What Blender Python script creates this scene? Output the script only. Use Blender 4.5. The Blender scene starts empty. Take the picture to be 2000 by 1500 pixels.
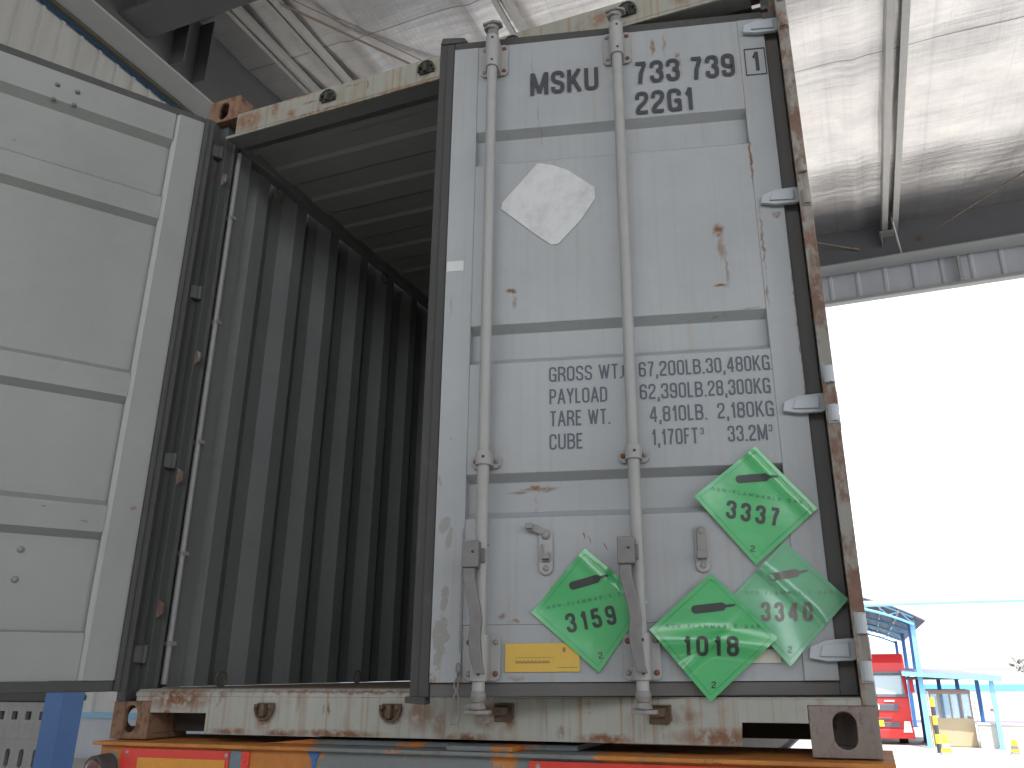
import bpy, bmesh, math, random
from mathutils import Vector, Matrix
R = math.radians
PI = math.pi
random.seed(7)
SC = bpy.context.scene
COL = SC.collection

# ------------------------------------------------------------ camera
cd = bpy.data.cameras.new("camera")
cam = bpy.data.objects.new("camera", cd); COL.objects.link(cam)
cam.location = (2.44, -2.2207562, .20203)
cam.rotation_euler = (R(109.18846), R(.39826), R(20.68632))
cd.sensor_width = 36; cd.lens = 1568.02 / 2000 * 36
cd.shift_x = -.03968; cd.shift_y = .00822
cd.clip_start = .05; cd.clip_end = 2000
SC.camera = cam
# ------------------------------------------------------------ light
SUN_EL, SUN_AZ = 58, 150      # azimuth, clockwise from +Y
w = bpy.data.worlds.new("World"); SC.world = w; w.use_nodes = True
nt = w.node_tree
sky = nt.nodes.new('ShaderNodeTexSky'); sky.sky_type = 'NISHITA'; sky.sun_disc = False
sky.sun_elevation = R(SUN_EL); sky.sun_rotation = R(SUN_AZ)
sky.air_density = 1.0; sky.dust_density = 1.5; sky.ozone_density = .8
hs = nt.nodes.new('ShaderNodeHueSaturation'); hs.inputs['Saturation'].default_value = .26; nt.links.new(sky.outputs[0], hs.inputs['Color'])
bg = nt.nodes['Background']; nt.links.new(hs.outputs[0], bg.inputs[0]); bg.inputs[1].default_value = .15
sl = bpy.data.lights.new("sun", 'SUN'); sl.energy = 2.0; sl.angle = R(.6); sl.color = (1, .96, .9)
so = bpy.data.objects.new("sun", sl); COL.objects.link(so)
so.rotation_euler = (R(90 - SUN_EL), 0, R(180 - SUN_AZ))
so.location = (0, 0, 30)
SC.view_settings.view_transform = 'Standard'; SC.view_settings.look = 'None'
SC.view_settings.exposure = 1.72; SC.view_settings.gamma = 1
SC.cycles.max_bounces = 12; SC.cycles.diffuse_bounces = 7; SC.cycles.glossy_bounces = 4
SC.cycles.sample_clamp_indirect = 6
SC.cycles.caustics_reflective = False; SC.cycles.caustics_refractive = False
SC.cycles.use_denoising = True

# ------------------------------------------------------------ mesh helpers
class MB:
    def __init__(s): s.v = []; s.f = []; s.m = []
    def add(s, vs, fs, mi=0):
        o = len(s.v); s.v += [tuple(v) for v in vs]
        s.f += [tuple(i + o for i in f) for f in fs]; s.m += [mi] * len(fs); return s
    def box(s, x0, x1, y0, y1, z0, z1, mi=0):
        return s.add([(x0,y0,z0),(x1,y0,z0),(x1,y1,z0),(x0,y1,z0),(x0,y0,z1),(x1,y0,z1),(x1,y1,z1),(x0,y1,z1)],
            [(0,3,2,1),(4,5,6,7),(0,1,5,4),(1,2,6,5),(2,3,7,6),(3,0,4,7)], mi)
    def prism(s, pts, axis, a, b, mi=0):
        # pts: 2D outline, extruded along axis from a to b
        def P(p, t):
            return {'x': (t, p[0], p[1]), 'y': (p[0], t, p[1]), 'z': (p[0], p[1], t)}[axis]
        n = len(pts)
        return s.add([P(p, a) for p in pts] + [P(p, b) for p in pts],
            [tuple(range(n))[::-1], tuple(range(n, 2*n))] + [(i, (i+1) % n, n+(i+1) % n, n+i) for i in range(n)], mi)
    def tube(s, p, q, r, n=12, r2=None, cap=True, mi=0):
        p = Vector(p); q = Vector(q); d = (q-p).normalized()
        a = d.orthogonal().normalized(); b = d.cross(a); r2 = r if r2 is None else r2
        vs = [p+(a*math.cos(2*PI*i/n)+b*math.sin(2*PI*i/n))*r for i in range(n)] + \
             [q+(a*math.cos(2*PI*i/n)+b*math.sin(2*PI*i/n))*r2 for i in range(n)]
        fs = [(i, (i+1) % n, n+(i+1) % n, n+i) for i in range(n)]
        if cap: fs += [tuple(range(n))[::-1], tuple(range(n, 2*n))]
        return s.add(vs, fs, mi)
    def path(s, pts, r, n=8, mi=0, closed=False):
        P = [Vector(p) for p in pts]; m = len(P); vs = []; up = None
        for i in range(m):
            if closed: d = P[(i+1) % m]-P[i-1]
            else: d = P[min(i+1, m-1)]-P[max(i-1, 0)]
            d.normalize()
            a = d.orthogonal().normalized() if up is None else (up - d*up.dot(d)).normalized()
            up = a; b = d.cross(a)
            vs += [P[i]+(a*math.cos(2*PI*k/n)+b*math.sin(2*PI*k/n))*r for k in range(n)]
        fs = []
        for i in range(m if closed else m-1):
            j = (i+1) % m
            fs += [(i*n+k, i*n+(k+1) % n, j*n+(k+1) % n, j*n+k) for k in range(n)]
        if not closed: fs += [tuple(range(n))[::-1], tuple(range((m-1)*n, m*n))]
        return s.add(vs, fs, mi)
    def dome(s, c, nrm, r, h, n=10, mi=0):
        c = Vector(c); d = Vector(nrm).normalized(); a = d.orthogonal().normalized(); b = d.cross(a)
        vs = []; rings = 3
        for k in range(rings):
            t = k/rings*PI/2
            vs += [c+(a*math.cos(2*PI*i/n)+b*math.sin(2*PI*i/n))*r*math.cos(t)+d*h*math.sin(t) for i in range(n)]
        vs.append(c+d*h); fs = []
        for k in range(rings-1):
            fs += [(k*n+i, k*n+(i+1) % n, (k+1)*n+(i+1) % n, (k+1)*n+i) for i in range(n)]
        fs += [((rings-1)*n+i, (rings-1)*n+(i+1) % n, rings*n) for i in range(n)]
        return s.add(vs, fs, mi)
    def build(s, name, mats, parent=None, bevel=0, smooth=False, loc=None, rot=None):
        me = bpy.data.meshes.new(name); me.from_pydata(s.v, [], s.f)
        mats = mats if isinstance(mats, (list, tuple)) else [mats]
        for m in mats: me.materials.append(m)
        me.polygons.foreach_set('material_index', s.m)
        bm = bmesh.new(); bm.from_mesh(me); bmesh.ops.recalc_face_normals(bm, faces=bm.faces)
        if smooth:
            for f in bm.faces: f.smooth = True
            for e in bm.edges:
                if len(e.link_faces) == 2 and e.calc_face_angle() > R(40): e.smooth = False
        bm.to_mesh(me); bm.free()
        o = bpy.data.objects.new(name, me); COL.objects.link(o)
        if parent: o.parent = parent
        if loc: o.location = loc
        if rot: o.rotation_euler = rot
        if bevel:
            b = o.modifiers.new('bevel', 'BEVEL'); b.width = bevel; b.segments = 2; b.limit_method = 'ANGLE'; b.angle_limit = R(40)
        return o

def empty(name, loc=(0,0,0), rz=0):
    o = bpy.data.objects.new(name, None); COL.objects.link(o); o.location = loc; o.rotation_euler = (0,0,rz); o.empty_display_size = .2
    return o
def tag(o, label=None, cat=None, group=None, kind=None):
    if label: o['label'] = label
    if cat: o['category'] = cat
    if group: o['group'] = group
    if kind: o['kind'] = kind
    return o
def copy_tree(o, parent=None):
    c = o.copy(); COL.objects.link(c)
    if parent: c.parent = parent
    for ch in list(o.children): copy_tree(ch, c)
    return c

# ------------------------------------------------------------ material helpers
class N:
    def __init__(s, name):
        s.m = bpy.data.materials.new(name); s.m.use_nodes = True; s.t = s.m.node_tree
        s.b = s.t.nodes['Principled BSDF']; s.tc = s.t.nodes.new('ShaderNodeTexCoord')
    def n(s, typ, ins=None, **kw):
        x = s.t.nodes.new(typ)
        for k, v in kw.items(): setattr(x, k, v)
        for k, v in (ins or {}).items():
            if isinstance(v, bpy.types.NodeSocket): s.t.links.new(v, x.inputs[k])
            else: x.inputs[k].default_value = v
        return x
    def co(s, scale=(1,1,1), space='Object'):
        return s.n('ShaderNodeMapping', {'Vector': s.tc.outputs[space], 'Scale': scale}).outputs[0]
    def noise(s, scale, detail=4, rough=.6, vec=None, dist=0):
        return s.n('ShaderNodeTexNoise', {'Scale': scale, 'Detail': detail, 'Roughness': rough, 'Distortion': dist,
                  'Vector': vec if vec is not None else s.tc.outputs['Object']}).outputs[0]
    def ramp(s, f, a, b, lo=0., hi=1.):
        return s.n('ShaderNodeMapRange', {'Value': f, 'From Min': a, 'From Max': b, 'To Min': lo, 'To Max': hi}).outputs[0]
    def math(s, op, a, b=0.):
        x = s.n('ShaderNodeMath', operation=op)
        for i, v in enumerate((a, b)):
            if isinstance(v, bpy.types.NodeSocket): s.t.links.new(v, x.inputs[i])
            else: x.inputs[i].default_value = v
        return x.outputs[0]
    def mix(s, f, a, b):
        x = s.n('ShaderNodeMix', data_type='RGBA')
        for i, v in ((0, f), (6, a), (7, b)):
            if isinstance(v, bpy.types.NodeSocket): s.t.links.new(v, x.inputs[i])
            else: x.inputs[i].default_value = (v if i == 0 else (*v, 1) if len(v) == 3 else v)
        return x.outputs[2]
    def bump(s, h, strength=.3, dist=.01):
        s.t.links.new(s.n('ShaderNodeBump', {'Height': h, 'Strength': strength, 'Distance': dist}).outputs[0], s.b.inputs['Normal'])
    def set(s, **kw):
        for k, v in kw.items():
            k = k.replace('_', ' ')
            if isinstance(v, bpy.types.NodeSocket): s.t.links.new(v, s.b.inputs[k])
            else: s.b.inputs[k].default_value = (*v, 1) if isinstance(v, tuple) and len(v) == 3 else v
        return s.m
    def blobs(s, lst, wob=.012, wscale=40):
        # soft ellipses (x, z, rx, rz, strength) broken up by noise, in object x/z
        nz = s.n('ShaderNodeTexNoise', {'Vector': s.tc.outputs['Object'], 'Scale': wscale, 'Detail': 4})
        off = s.n('ShaderNodeVectorMath', {0: nz.outputs[1], 1: (.5,.5,.5)}, operation='SUBTRACT')
        off = s.n('ShaderNodeVectorMath', {0: off.outputs[0], 'Scale': wob*2}, operation='SCALE')
        p = s.n('ShaderNodeVectorMath', {0: s.tc.outputs['Object'], 1: off.outputs[0]}, operation='ADD').outputs[0]
        p = s.n('ShaderNodeVectorMath', {0: p, 1: (1,0,1)}, operation='MULTIPLY').outputs[0]
        out = None
        for (x, z, rx, rz, st) in lst:
            q = s.n('ShaderNodeVectorMath', {0: p, 1: (-x,0,-z)}, operation='ADD').outputs[0]
            q = s.n('ShaderNodeVectorMath', {0: q, 1: (1/rx,0,1/rz)}, operation='MULTIPLY').outputs[0]
            l = s.n('ShaderNodeVectorMath', {0: q}, operation='LENGTH').outputs[1]
            v = s.ramp(l, 1.0, .35, 0, st)
            out = v if out is None else s.math('MAXIMUM', out, v)
        return s.math('MULTIPLY', out, s.ramp(s.noise(34, 4, .6), .32, .52))

def paint(name, base, rough=.5, rust=.0, streak=.25, rustcol=(.17,.078,.030), blobs=None, dirt=(.16,.14,.10), dirtamt=.25, chips=None, streakscale=18, yel=0., rs=1.):
    s = N(name)
    big = s.noise(2.2, 6, .6)
    st = s.noise(1, 4, .6, s.co((streakscale, streakscale, .9)))
    fine = s.noise(120, 3, .6)
    c = s.mix(s.ramp(big, .35, .7), tuple(b*.90 for b in base), tuple(min(1, b*1.06) for b in base))
    c = s.mix(s.math('MULTIPLY', s.ramp(st, .52, .8), streak), c, dirt)
    if yel:
        st3 = s.noise(1, 3, .5, s.co((55, 55, 1.2)))
        c = s.mix(s.math('MULTIPLY', s.ramp(st3, .56, .75), yel), c, (.28,.17,.07))
    c = s.mix(s.math('MULTIPLY', s.ramp(s.noise(9*rs, 8, .7), .55, .8), dirtamt), c, dirt)
    rm = None
    if rust:
        a = s.noise(7*rs, 9, .72, s.co((1,1,.55))); rm = s.ramp(a, .72-rust*.32, .80-rust*.3)
        st2 = s.ramp(s.noise(1, 5, .6, s.co((30,30,2.2))), .64-.08*rust, .72)
        rm = s.math('MAXIMUM', rm, s.math('MULTIPLY', st2, min(1, .25+rust)))
    if blobs:
        bl = s.blobs(blobs); rm = bl if rm is None else s.math('MAXIMUM', rm, bl)
    if chips:
        ch = s.blobs(chips, .02, 16); c = s.mix(s.math('MULTIPLY', s.ramp(ch, .3, .45), .85), c, (.23,.225,.20))
    if rm is not None:
        rc = s.mix(s.noise(30, 5, .7), tuple(x*.55 for x in rustcol), tuple(min(1, x*1.6) for x in rustcol))
        c = s.mix(rm, c, rc)
        s.t.links.new(s.ramp(rm, 0, 1, rough, .9), s.b.inputs['Roughness'])
    else:
        s.t.links.new(s.ramp(st, .3, .8, rough-.06, rough+.14), s.b.inputs['Roughness'])
    s.bump(s.math('ADD', s.math('MULTIPLY', fine, .2), s.math('MULTIPLY', s.noise(5, 2, .4), 1.6)), .16, .012)
    return s.set(Base_Color=c)
def simple(name, col, rough=.6, metal=0., var=.15, scale=6, bump=0.):
    s = N(name); n = s.noise(scale, 6, .65)
    c = s.mix(n, tuple(x*(1-var) for x in col), tuple(min(1, x*(1+var)) for x in col))
    if bump: s.bump(s.noise(scale*8, 4, .6), bump, .005)
    return s.set(Base_Color=c, Roughness=rough, Metallic=metal)

GREY = (.325, .34, .345)
M = {}
M['door'] = paint('door_grey_paint', GREY, .42, 0, .10, dirtamt=.10, yel=.22, blobs=[
    (.215,1.338,.022,.008,1), (.225,1.30,.010,.03,.5), (.868,1.50,.022,.030,1), (.875,1.44,.016,.05,.55), (.862,1.31,.030,.008,1), (.885,1.37,.007,.08,.5),
    (.30,.706,.065,.010,.9), (.245,.697,.05,.006,.6), (.29,.66,.006,.03,.4), (.04,.86,.008,.008,.8), (.02,1.30,.005,.05,.4),
    (.99,1.75,.006,.11,.9), (1.00,1.45,.004,.16,.8), (.998,1.28,.004,.06,.6), (.70,2.235,.010,.04,.9), (.74,2.24,.006,.06,.6), (.78,2.19,.012,.012,.9), (.79,2.15,.006,.05,.5),
    (.28,2.17,.003,.13,.6), (.30,2.0,.003,.08,.5), (.31,1.93,.003,.06,.35),
    (.20,.345,.014,.012,.7), (.235,.335,.02,.006,.7), (.43,.56,.003,.015,.9), (.445,.55,.002,.02,.9), (.49,.53,.003,.012,.9), (.15,.545,.01,.006,.8),
    (.003,.185,.02,.02,.9), (.10,.175,.02,.006,.5), (1.076,1.2,.004,.35,.7), (1.075,.95,.006,.03,.7), (.95,1.23,.03,.004,.6), (.84,1.215,.02,.003,.5), (.24,.185,.03,.008,.7), (1.05,1.54,.015,.012,.9),
    ], chips=[(.032,.40,.022,.045,1), (.028,.30,.028,.075,1), (.030,.60,.022,.035,1), (.02,.23,.02,.03,.9), (.045,.57,.010,.05,1), (.008,.74,.006,.03,1)])
M['door_in'] = paint('door_inner_grey_paint', (.255,.262,.252), .5, .0, .12, dirtamt=.22, dirt=(.20,.17,.13), blobs=[
    (.17,.70,.014,.005,.8), (.30,.74,.012,.004,.8), (.03,.76,.014,.010,.7), (.62,2.08,.01,.01,.5), (.60,2.0,.008,.008,.5)])
M['frame'] = paint('frame_worn_paint', (.36,.36,.31), .6, .42, .55, yel=.8, rustcol=(.17,.075,.04), dirt=(.20,.14,.08), dirtamt=.5)
M['header'] = paint('header_worn_paint', (.30,.295,.25), .6, .42, .8, yel=1.0, rustcol=(.20,.085,.04), dirt=(.20,.14,.08), dirtamt=.6, blobs=[(.22,2.44,.10,.06,.9),(.36,2.46,.03,.05,.8),(.45,2.41,.03,.03,.9),(.50,2.485,.12,.008,.8),(.55,2.44,.06,.006,.8),(.75,2.465,.06,.006,.7),(.82,2.45,.006,.03,.8),(.6,2.382,.3,.008,.9),(1.0,2.380,.3,.008,.8),(1.8,2.44,.05,.04,.7),(2.1,2.44,.06,.05,.7)])
M['keeper_t'] = simple('keeper_dark', (.05,.05,.042), .85, 0, .5, 40, .4)
M['sill'] = paint('sill_worn_paint', (.35,.35,.31), .6, .36, .95, yel=1.0, rustcol=(.17,.078,.04), dirt=(.22,.14,.075), dirtamt=.6, streakscale=24, blobs=[
    (.27,.13,.17,.05,1), (.9,.03,.20,.016,1), (.70,.028,.08,.016,1), (.50,.03,.10,.014,.9), (1.34,.028,.09,.016,1), (1.75,.03,.10,.018,1), (2.05,.04,.15,.03,.9), (1.97,.09,.05,.03,.6),
    (1.19,.10,.06,.07,.75), (1.40,.09,.05,.05,.8), (.63,.07,.04,.05,.9), (.85,.10,.005,.02,.9), (.87,.098,.005,.025,.9), (1.25,.06,.03,.05,.6), (1.47,.07,.02,.03,.8), (.9,.148,.5,.007,.8), (1.55,.15,.5,.005,.6)])
M['post'] = paint('post_rusted_paint', (.27,.26,.23), .7, .80, .6, yel=.5, rustcol=(.16,.095,.07), dirtamt=.7, rs=1.6)
M['casting'] = paint('casting_rusty_steel', (.22,.13,.08), .85, .7, .3, rustcol=(.11,.05,.03), dirtamt=.6, rs=4)
M['casting_r'] = paint('casting_brown_steel', (.24,.20,.175), .8, .55, .8, rustcol=(.14,.07,.045), dirt=(.13,.10,.085), dirtamt=.9, rs=4)
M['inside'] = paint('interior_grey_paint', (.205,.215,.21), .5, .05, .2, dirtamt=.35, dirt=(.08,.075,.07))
M['rubber'] = simple('black_rubber_seal', (.055,.055,.052), .75, 0, .35, 12, .2)
M['rubber_d'] = paint('dusty_rubber_seal', (.055,.054,.052), .8, 0, .3, dirt=(.15,.12,.09), dirtamt=.5)
M['galv'] = paint('galvanised_rod', (.32,.315,.305), .5, 0, .35, dirtamt=.35, dirt=(.20,.18,.155))
M['galv_d'] = paint('dirty_galvanised_steel', (.24,.235,.225), .6, .15, .4, dirtamt=.6, dirt=(.12,.10,.085))
M['galv_c'] = paint('cam_dirty_forging', (.22,.21,.20), .7, .25, .4, rustcol=(.12,.07,.05), dirtamt=.6, dirt=(.09,.07,.06))
M['handle'] = simple('dark_handle_steel', (.16,.152,.148), .5, .3, .35, 20, .2)
M['hinge'] = paint('hinge_pale_paint', (.42,.45,.47), .45, 0, .2, dirtamt=.15)
M['ink'] = simple('black_lettering', (.020,.023,.028), .5, 0, .3, 30)
M['ink_soft'] = simple('faded_lettering', (.075,.085,.105), .5, 0, .25, 30)
M['dark'] = simple('dark_cavity_steel', (.04,.034,.03), .85, 0, .3, 10)
M['rustbolt'] = simple('rust_bolt', (.17,.07,.04), .85, 0, .3, 60)
M['steel_dk'] = paint('weathered_steel_floor', (.16,.13,.10), .8, .3, .3)
def plac(name, col, rough):
    s = N(name); n = s.noise(5, 4, .6); c = s.mix(n, tuple(x*.85 for x in col), tuple(x*1.12 for x in col))
    s.bump(s.noise(7, 3, .5), .5, .012)
    return s.set(Base_Color=c, Roughness=rough, Coat_Weight=1.0, Coat_Roughness=.16)
M['green'] = plac('green_placard_film', (.062,.40,.13), .30)
M['green_p'] = plac('pale_green_placard_film', (.15,.43,.24), .25)
M['plink'] = simple('placard_black_print', (.035,.045,.04), .35, 0, .3, 20)
M['plink2'] = simple('placard_brown_print', (.17,.16,.145), .3, 0, .3, 20)
M['white'] = paint('worn_white_film', (.60,.61,.60), .5, 0, .15, dirtamt=.25, dirt=(.3,.25,.2), blobs=[(.235,1.60,.03,.01,.25)])
M['yellow'] = paint('yellow_sticker', (.62,.40,.07), .5, 0, .2, dirtamt=.4, dirt=(.35,.22,.08))
M['cream'] = simple('cream_sticker', (.55,.52,.42), .6)
M['ylw_ink'] = simple('sticker_faded_print', (.25,.17,.06), .6)

# ------------------------------------------------------------ stroke lettering
GL = {  # width factor, strokes (points in 0..1; corners listed in the third item are rounded)
 '0': (.50, [([(0,.5),(0,1),(1,1),(1,0),(0,0),(0,.5)], 1)]),
 '1': (.34, [([(.0,.74),(.35,.78),(.9,1.06)], 0), ([(.82,1.06),(.82,-.08)], 0)]),
 '2': (.50, [([(0,.70),(0,1),(1,1),(1,.60),(0,.22),(0,-.0)], 1), ([(-.1,0),(1.1,0)], 0)]),
 '3': (.50, [([(0,.72),(0,1),(1,1),(1,.53),(.45,.53)], 1), ([(.45,.53),(1,.53),(1,0),(0,0),(0,.28)], 1)]),
 '4': (.54, [([(.78,-.08),(.78,1.05)], 0), ([(.70,1.02),(.0,.28)], 0), ([(-.05,.24),(1.1,.24)], 0)]),
 '5': (.50, [([(1,1),(.08,1)], 0), ([(.06,1.06),(.04,.45)], 0), ([(.04,.6),(1,.6),(1,0),(0,0),(0,.26)], 1)]),
 '6': (.50, [([(1,.75),(1,1),(0,1),(0,0),(1,0),(1,.56),(.0,.56)], 1)]),
 '7': (.47, [([(-.1,1),(1.1,1)], 0), ([(.98,.98),(.50,.45),(.36,-.08)], 0)]),
 '8': (.50, [([(.5,.53),(0,.53),(0,1),(1,1),(1,.53),(.5,.53)], 1), ([(.5,.53),(0,.53),(0,0),(1,0),(1,.53),(.5,.53)], 1)]),
 '9': (.50, [([(0,.25),(0,0),(1,0),(1,1),(0,1),(0,.44),(1,.44)], 1)]),
 'A': (.56, [([(-.05,-.1),(.5,1.08)], 0), ([(1.05,-.1),(.5,1.08)], 0), ([(.2,.30),(.8,.30)], 0)]),
 'B': (.52, [([(0,-.08),(0,1.08)], 0), ([(0,1),(1,1),(1,.54),(0,.54)], 1), ([(0,.54),(1.04,.54),(1.04,0),(0,0)], 1)]),
 'C': (.50, [([(1,.70),(1,1),(0,1),(0,0),(1,0),(1,.30)], 1)]),
 'D': (.52, [([(0,-.08),(0,1.08)], 0), ([(0,1),(1,1),(1,0),(0,0)], 1)]),
 'E': (.44, [([(0,-.08),(0,1.08)], 0), ([(0,1),(1.1,1)], 0), ([(0,.53),(.95,.53)], 0), ([(0,0),(1.1,0)], 0)]),
 'F': (.42, [([(0,-.08),(0,1.08)], 0), ([(0,1),(1.1,1)], 0), ([(0,.53),(.95,.53)], 0)]),
 'G': (.53, [([(1,.72),(1,1),(0,1),(0,0),(1,0),(1,.3)], 1), ([(.5,.46),(1.08,.46)], 0), ([(1,.5),(1,-.08)], 0)]),
 'K': (.54, [([(0,-.08),(0,1.08)], 0), ([(.98,1.08),(.1,.40)], 0), ([(.36,.58),(1.02,-.08)], 0)]),
 'L': (.40, [([(0,1.08),(0,-.08)], 0), ([(0,0),(1.1,0)], 0)]),
 'M': (.68, [([(0,-.08),(0,1.08)], 0), ([(1,-.08),(1,1.08)], 0), ([(.04,1.04),(.5,.02)], 0), ([(.96,1.04),(.5,.02)], 0)]),
 'N': (.54, [([(0,-.08),(0,1.08)], 0), ([(1,-.08),(1,1.08)], 0), ([(.02,1.04),(.98,-.04)], 0)]),
 'O': (.53, [([(0,.5),(0,1),(1,1),(1,0),(0,0),(0,.5)], 1)]),
 'P': (.50, [([(0,-.08),(0,1.08)], 0), ([(0,1),(1,1),(1,.46),(0,.46)], 1)]),
 'R': (.53, [([(0,-.08),(0,1.08)], 0), ([(0,1),(1,1),(1,.50),(0,.50)], 1), ([(.55,.48),(.98,.3),(1.02,-.08)], 0)]),
 'S': (.51, [([(1,.74),(1,1),(0,1),(0,.55),(1,.45),(1,0),(0,0),(0,.26)], 1)]),
 'T': (.48, [([(-.1,1),(1.1,1)], 0), ([(.5,1),(.5,-.08)], 0)]),
 'U': (.52, [([(0,1.08),(0,0),(1,0),(1,1.08)], 1)]),
 'W': (.76, [([(-.02,1.08),(.26,-.02)], 0), ([(.5,1.0),(.26,-.02)], 0), ([(.5,1.0),(.74,-.02)], 0), ([(1.02,1.08),(.74,-.02)], 0)]),
 'Y': (.52, [([(-.03,1.08),(.5,.45)], 0), ([(1.03,1.08),(.5,.45)], 0), ([(.5,.5),(.5,-.08)], 0)]),
 '-': (.36, [([(0,.45),(1,.45)], 0)]),
 '/': (.34, [([(0,-.05),(1,1.05)], 0)]),
 '.': (.16, [([(.5,-.10),(.5,.06)], 0)]),
 ',': (.16, [([(.5,.06),(.5,-.06),(.2,-.26)], 0)]),
 'Q': (.53, [([(0,.5),(0,1),(1,1),(1,0),(0,0),(0,.5)], 1)]),
 'I': (.18, [([(.5,-.08),(.5,1.08)], 0)]),
}
def fillet(pts, r):
    out = [Vector(pts[0])]
    for i in range(1, len(pts)-1):
        p, a, b = Vector(pts[i]), Vector(pts[i-1]), Vector(pts[i+1])
        da, db = (a-p), (b-p); la, lb = da.length, db.length
        rr = min(r, la*.5 if i > 1 else la*.98, lb*.5 if i < len(pts)-2 else lb*.98)
        s, e = p+da/la*rr, p+db/lb*rr
        for k in range(6):
            t = k/5; out.append(s*(1-t)**2+p*2*t*(1-t)+e*t*t)
    out.append(Vector(pts[-1])); return out
def ribbon(pts, wd):
    n = len(pts); L = []
    for i in range(n):
        d1 = (pts[i]-pts[i-1]) if i else (pts[1]-pts[0]); d2 = (pts[i+1]-pts[i]) if i < n-1 else d1
        if d1.length < 1e-9: d1 = d2
        if d2.length < 1e-9: d2 = d1
        d1 = d1.normalized(); d2 = d2.normalized(); m = (d1+d2)
        m = m.normalized() if m.length > 1e-6 else d1
        nrm = Vector((-m.y, m.x)); k = wd/2/max(.5, abs(m.dot(d1)))
        L.append((pts[i]+nrm*k, pts[i]-nrm*k))
    return L
def lay_text(txt, x0, x1, z0, h, st, gap=.10, sub=None):
    """returns [(list of (x,z) pairs left/right, layer)] for the text fitted between x0 and x1"""
    ws = []; 
    for ch in txt: ws.append(.26 if ch == ' ' else GL[ch][0])
    tot = sum(ws)+gap*(len(txt)-1); kx = (x1-x0)/(tot*h)
    x = x0; out = []; k = 0
    for ch, wd in zip(txt, ws):
        if ch != ' ':
            gw = wd*h*kx; s = st*h
            for pts, rd in GL[ch][1]:
                P = [Vector((x+s/2+p[0]*max(gw-s, .001), z0+s/2+p[1]*(h-s))) for p in pts]
                for q, o in zip(P, pts):  # keep butt ends inside the cell
                    q.y = min(max(q.y, z0 if o[1] < 0 and ch != ',' else -9e9), z0+h if o[1] > 1 else 9e9)
                if rd: P = fillet(P, min(gw*.42, h*.24))
                out.append((ribbon(P, s), k)); k += 1
        x += wd*h*kx+gap*h*kx
    return out
def text_mesh(mb, strokes, f, base=.0012):
    """f(x,z,off) -> 3D point"""
    for rb, k in strokes:
        off = base+(k % 7)*.00012; vs = []
        R2 = []
        for i in range(len(rb)-1):
            a, b = rb[i], rb[i+1]; L = ((a[0]+a[1])/2-(b[0]+b[1])/2).length; m = max(1, int(L/.02))
            for j in range(m):
                t = j/m; R2.append((a[0].lerp(b[0], t), a[1].lerp(b[1], t)))
        R2.append(rb[-1])
        for a, b in R2: vs += [f(a.x, a.y, off), f(b.x, b.y, off)]
        mb.add(vs, [(2*i, 2*i+1, 2*i+3, 2*i+2) for i in range(len(R2)-1)])

# ------------------------------------------------------------ shared shapes
def stadium(cx, cy, w_, h_, n=24):
    r = min(w_, h_)/2; pts = []
    for i in range(n):
        a = 2*PI*i/n; c, s = math.cos(a), math.sin(a)
        if h_ >= w_: pts.append((cx+r*c, cy+(h_/2-r)*(1 if s >= 0 else -1)+r*s))
        else: pts.append((cx+(w_/2-r)*(1 if c >= 0 else -1)+r*c, cy+r*s))
    return pts
def plate_hole(mb, axis, t0, t1, rect, hole, mi=0):
    x0, x1, y0, y1 = rect; cx = sum(p[0] for p in hole)/len(hole); cy = sum(p[1] for p in hole)/len(hole)
    n = len(hole); outer = []
    for p in hole:
        dx, dy = p[0]-cx, p[1]-cy; k = 9e9
        if dx > 1e-9: k = min(k, (x1-cx)/dx)
        if dx < -1e-9: k = min(k, (x0-cx)/dx)
        if dy > 1e-9: k = min(k, (y1-cy)/dy)
        if dy < -1e-9: k = min(k, (y0-cy)/dy)
        outer.append((cx+dx*k, cy+dy*k))
    for c in ((x0,y0),(x1,y0),(x1,y1),(x0,y1)):
        i = min(range(n), key=lambda i: (outer[i][0]-c[0])**2+(outer[i][1]-c[1])**2); outer[i] = c
    def P(p, t): return {'x': (t,p[0],p[1]), 'y': (p[0],t,p[1]), 'z': (p[0],p[1],t)}[axis]
    vs = [P(p,t0) for p in outer]+[P(p,t0) for p in hole]+[P(p,t1) for p in outer]+[P(p,t1) for p in hole]
    fs = []
    for i in range(n):
        j = (i+1) % n
        fs += [(i,j,n+j,n+i), (2*n+i,3*n+i,3*n+j,2*n+j), (n+i,n+j,3*n+j,3*n+i), (i,2*n+i,2*n+j,j)]
    mb.add(vs, fs, mi)

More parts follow.
